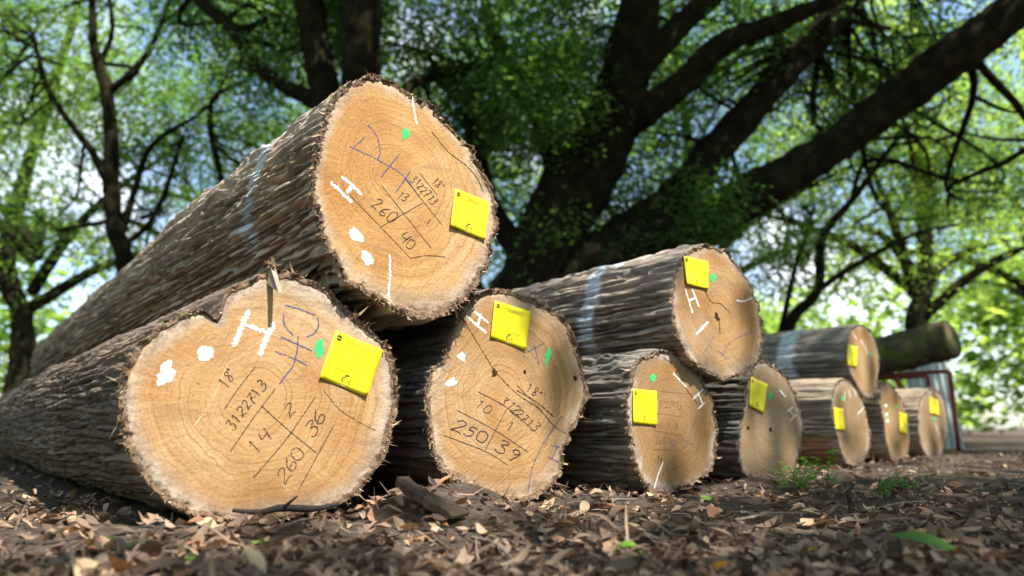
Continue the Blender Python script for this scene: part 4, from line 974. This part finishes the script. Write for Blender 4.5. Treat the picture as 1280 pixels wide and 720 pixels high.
# 2 the dark trunk behind the top log
T2, c2 = make_tree('shade_tree', 'dark double-stemmed tree rising behind the top log at the near end', gbase(470, 7.0),
    [[(468,300,7.0,62),(455,160,7.0,54),(451,80,6.9,50),(453,0,6.8,48),(456,-110,6.6,42)], [(462,200,7.0,40),(418,140,7.1,40),(400,80,7.2,36),(388,10,7.3,34),(378,-90,7.4,28)],
     [(415,145,7.1,24),(388,123,7.2,22),(357,108,7.3,18),(316,77,7.4,17),(290,36,7.5,16),(254,5,7.6,15),(220,-40,7.7,12)], [(480,160,7.2,16),(510,110,7.6,14),(540,95,8,12),(580,85,8.4,10),(625,80,8.8,6)]],
    [(at(400,40,7.4), (0.7,0.6,0.8), 60, 12), (at(530,60,8.6), (1.2,1.0,1.0), 90, 13), (at(330,20,8.2), (1.5,1.0,0.8), 110, 14), (at(420,-10,9.5), (2.4,1.0,0.8), 110, 17), (at(560,170,9), (0.9,0.8,0.9), 60, 15)], M_LEAF1, 60, 2)
add_crown(T2, c2, 0.34, 64, 0.062, M_LEAF1, 2)
# 3 the slender forked tree at the left
T3, c3 = make_tree('forked_tree', 'slender dark forked tree with thin winding branches beyond the near end of the stack', gbase(165, 9.0),
    [[(157,334,9,22),(144,288,9,20),(139,231,9,19),(139,170,9,17),(133,113,9,15),(118,62,9,11),(115,0,9,8),(112,-50,9,6)], [(134,116,9,11),(162,93,9,9),(187,62,9.1,7),(211,5,9.2,6),(220,-40,9.2,4)],
     [(140,240,9,12),(115,190,8.9,10),(92,160,8.8,8),(60,110,8.8,7),(40,40,8.8,5)], [(150,300,9,10),(167,242,9.2,8),(182,195,9.3,7),(203,170,9.4,6),(239,149,9.5,5),(275,120,9.6,3)],
     [(285,300,9.6,9),(275,216,9.6,8),(264,170,9.6,7),(267,123,9.6,6),(306,100,9.6,4),(330,70,9.6,3)], [(150,310,9,9),(186,280,9.4,7),(210,230,9.6,6),(228,170,9.8,4)], [(125,80,9,8),(140,40,9.1,6),(136,-10,9.2,5)]],
    [(at(180,60,10), (2.2,1.4,1.6), 140, 21, 0.9, 0.52), (at(100,200,10), (1.5,1.2,1.6), 80, 22), (at(290,150,10.5), (1.8,1.2,1.4), 120, 23), (at(20,60,10), (1.6,1.2,1.8), 80, 24)], M_LEAF2, 110, 3)
add_crown(T3, c3, 0.38, 64, 0.066, M_LEAF3, 3)
# 4 the slender tree at the right
T4, c4 = make_tree('slender_tree', 'slender branching tree with pale leaves behind the far upper log', gbase(972, 9.5),
    [[(985,410,9.5,15),(1022,362,9.5,12),(1028,297,9.5,11),(1069,245,9.6,8),(1116,181,9.7,6),(1145,152,9.8,5),(1190,120,9.9,3)], [(1018,368,9.5,9),(1040,350,9.5,8),(1087,321,9.5,7),(1145,292,9.5,5),(1200,280,9.5,3)],
     [(975,420,9.5,8),(993,338,9.7,6),(1005,300,9.8,5),(1017,262,9.9,4)], [(1064,250,9.6,6),(1080,205,9.7,6),(1116,201,9.7,6),(1180,222,9.7,5),(1250,230,9.7,3)]],
    [(at(1090,260,10.6), (1.7,1.0,1.3), 80, 31, 0.9, 0.5), (at(1150,120,10.6), (1.8,1.2,1.2), 95, 32), (at(1230,230,10.4), (1.2,1.0,1.6), 70, 33), (at(980,330,11), (0.8,0.8,0.6), 28, 34)], M_LEAF2, 60, 4)
add_crown(T4, c4, 0.38, 60, 0.068, M_LEAF2, 4)
# trees farther back
BT = [(-14.0, 12.5, 9.5, 'far out past the near end of the stack'), (-9.5, 14, 9.5, 'left of the forked tree'), (-5.0, 15.5, 11.0, 'between the forked tree and the double-stemmed one'), (-0.5, 17, 11.5, 'behind the gap beside the double-stemmed tree'), (4.0, 15.5, 11.0, 'behind the slanting limbs of the great tree'),
      (8.5, 15, 11, 'behind the slender tree'), (13.0, 17, 11.0, 'beyond the slender tree at the edge')]
for i, (x, y, h, where) in enumerate(BT):
    b = np.array([x, y, float(gheight(x, y))]); r_ = np.random.default_rng(100+i); lims = []
    P = np.array([[x, y, 1.2], [x+r_.normal(0, .2), y, 2.4], [x + r_.normal(0, .3), y, 4.0], [x + r_.normal(0, .4), y, h]]); lims.append((P, np.array([.24, .2, .16, .06])))
    for k in range(5):
        a = k*1.26 + r_.uniform(0, 1); z0 = r_.uniform(2.0, 3.8); q0 = np.array([x, y, z0]); q = [q0, q0 + np.array([math.cos(a)*1.2, math.sin(a)*1.2, 1.0]), q0 + np.array([math.cos(a)*2.6, math.sin(a)*2.6, 1.6]), q0 + np.array([math.cos(a)*4.2, math.sin(a)*4.2, 2.0])]
        lims.append((np.array(q), np.array([.12, .09, .06, .025])))
    t_, cc = make_tree('background_tree', 'round-crowned tree farther back, ' + where, b, [l for l in lims], [((x, y, h*0.62), (3.6, 3.0, h*0.38), (260, 390, 440, 430, 360, 360, 340)[i], 60+i, 0.8, 0.50)], M_LEAF2, 50, 60+i, twig_len=1.5)
    add_crown(t_, cc, 0.58, 56, 0.115, M_LEAF2 if i > 4 else M_LEAF3, 60+i)
# the far wood that closes the view
pts = []
r_ = np.random.default_rng(88)
for i in range(46):
    a = R(-50 + 100*i/45) + r_.normal(0, 0.02); dd = r_.uniform(30, 44); hh = r_.uniform(5.0, 8.5)
    pts.append(clumped((math.sin(a)*dd, math.cos(a)*dd, hh*0.48), (3.2, 2.4, hh*0.5), 55, 200+i, 0.4, 0.46))
for i in range(44):  # unseen ring of trees behind the camera, added to cut the sky light
    a = R(62 + 236*i/43) + r_.normal(0, 0.02); dd = r_.uniform(15, 24); hh = r_.uniform(7.0, 10.5)
    pts.append(clumped((math.sin(a)*dd, math.cos(a)*dd, hh*0.48), (2.8, 2.4, hh*0.5), 50, 300+i, 0.4, 0.44))
pts = np.vstack(pts)
V, Fc, t = foliage(pts, 1.0, 22, 0.46, 90)
obj('far_wood', mesh('far_wood', V, Fc, M_LEAF2, False, {'tint': t}), kind='stuff', label='sunlit far wood closing the view behind the trees, plus unseen wood added behind camera', category='wood')
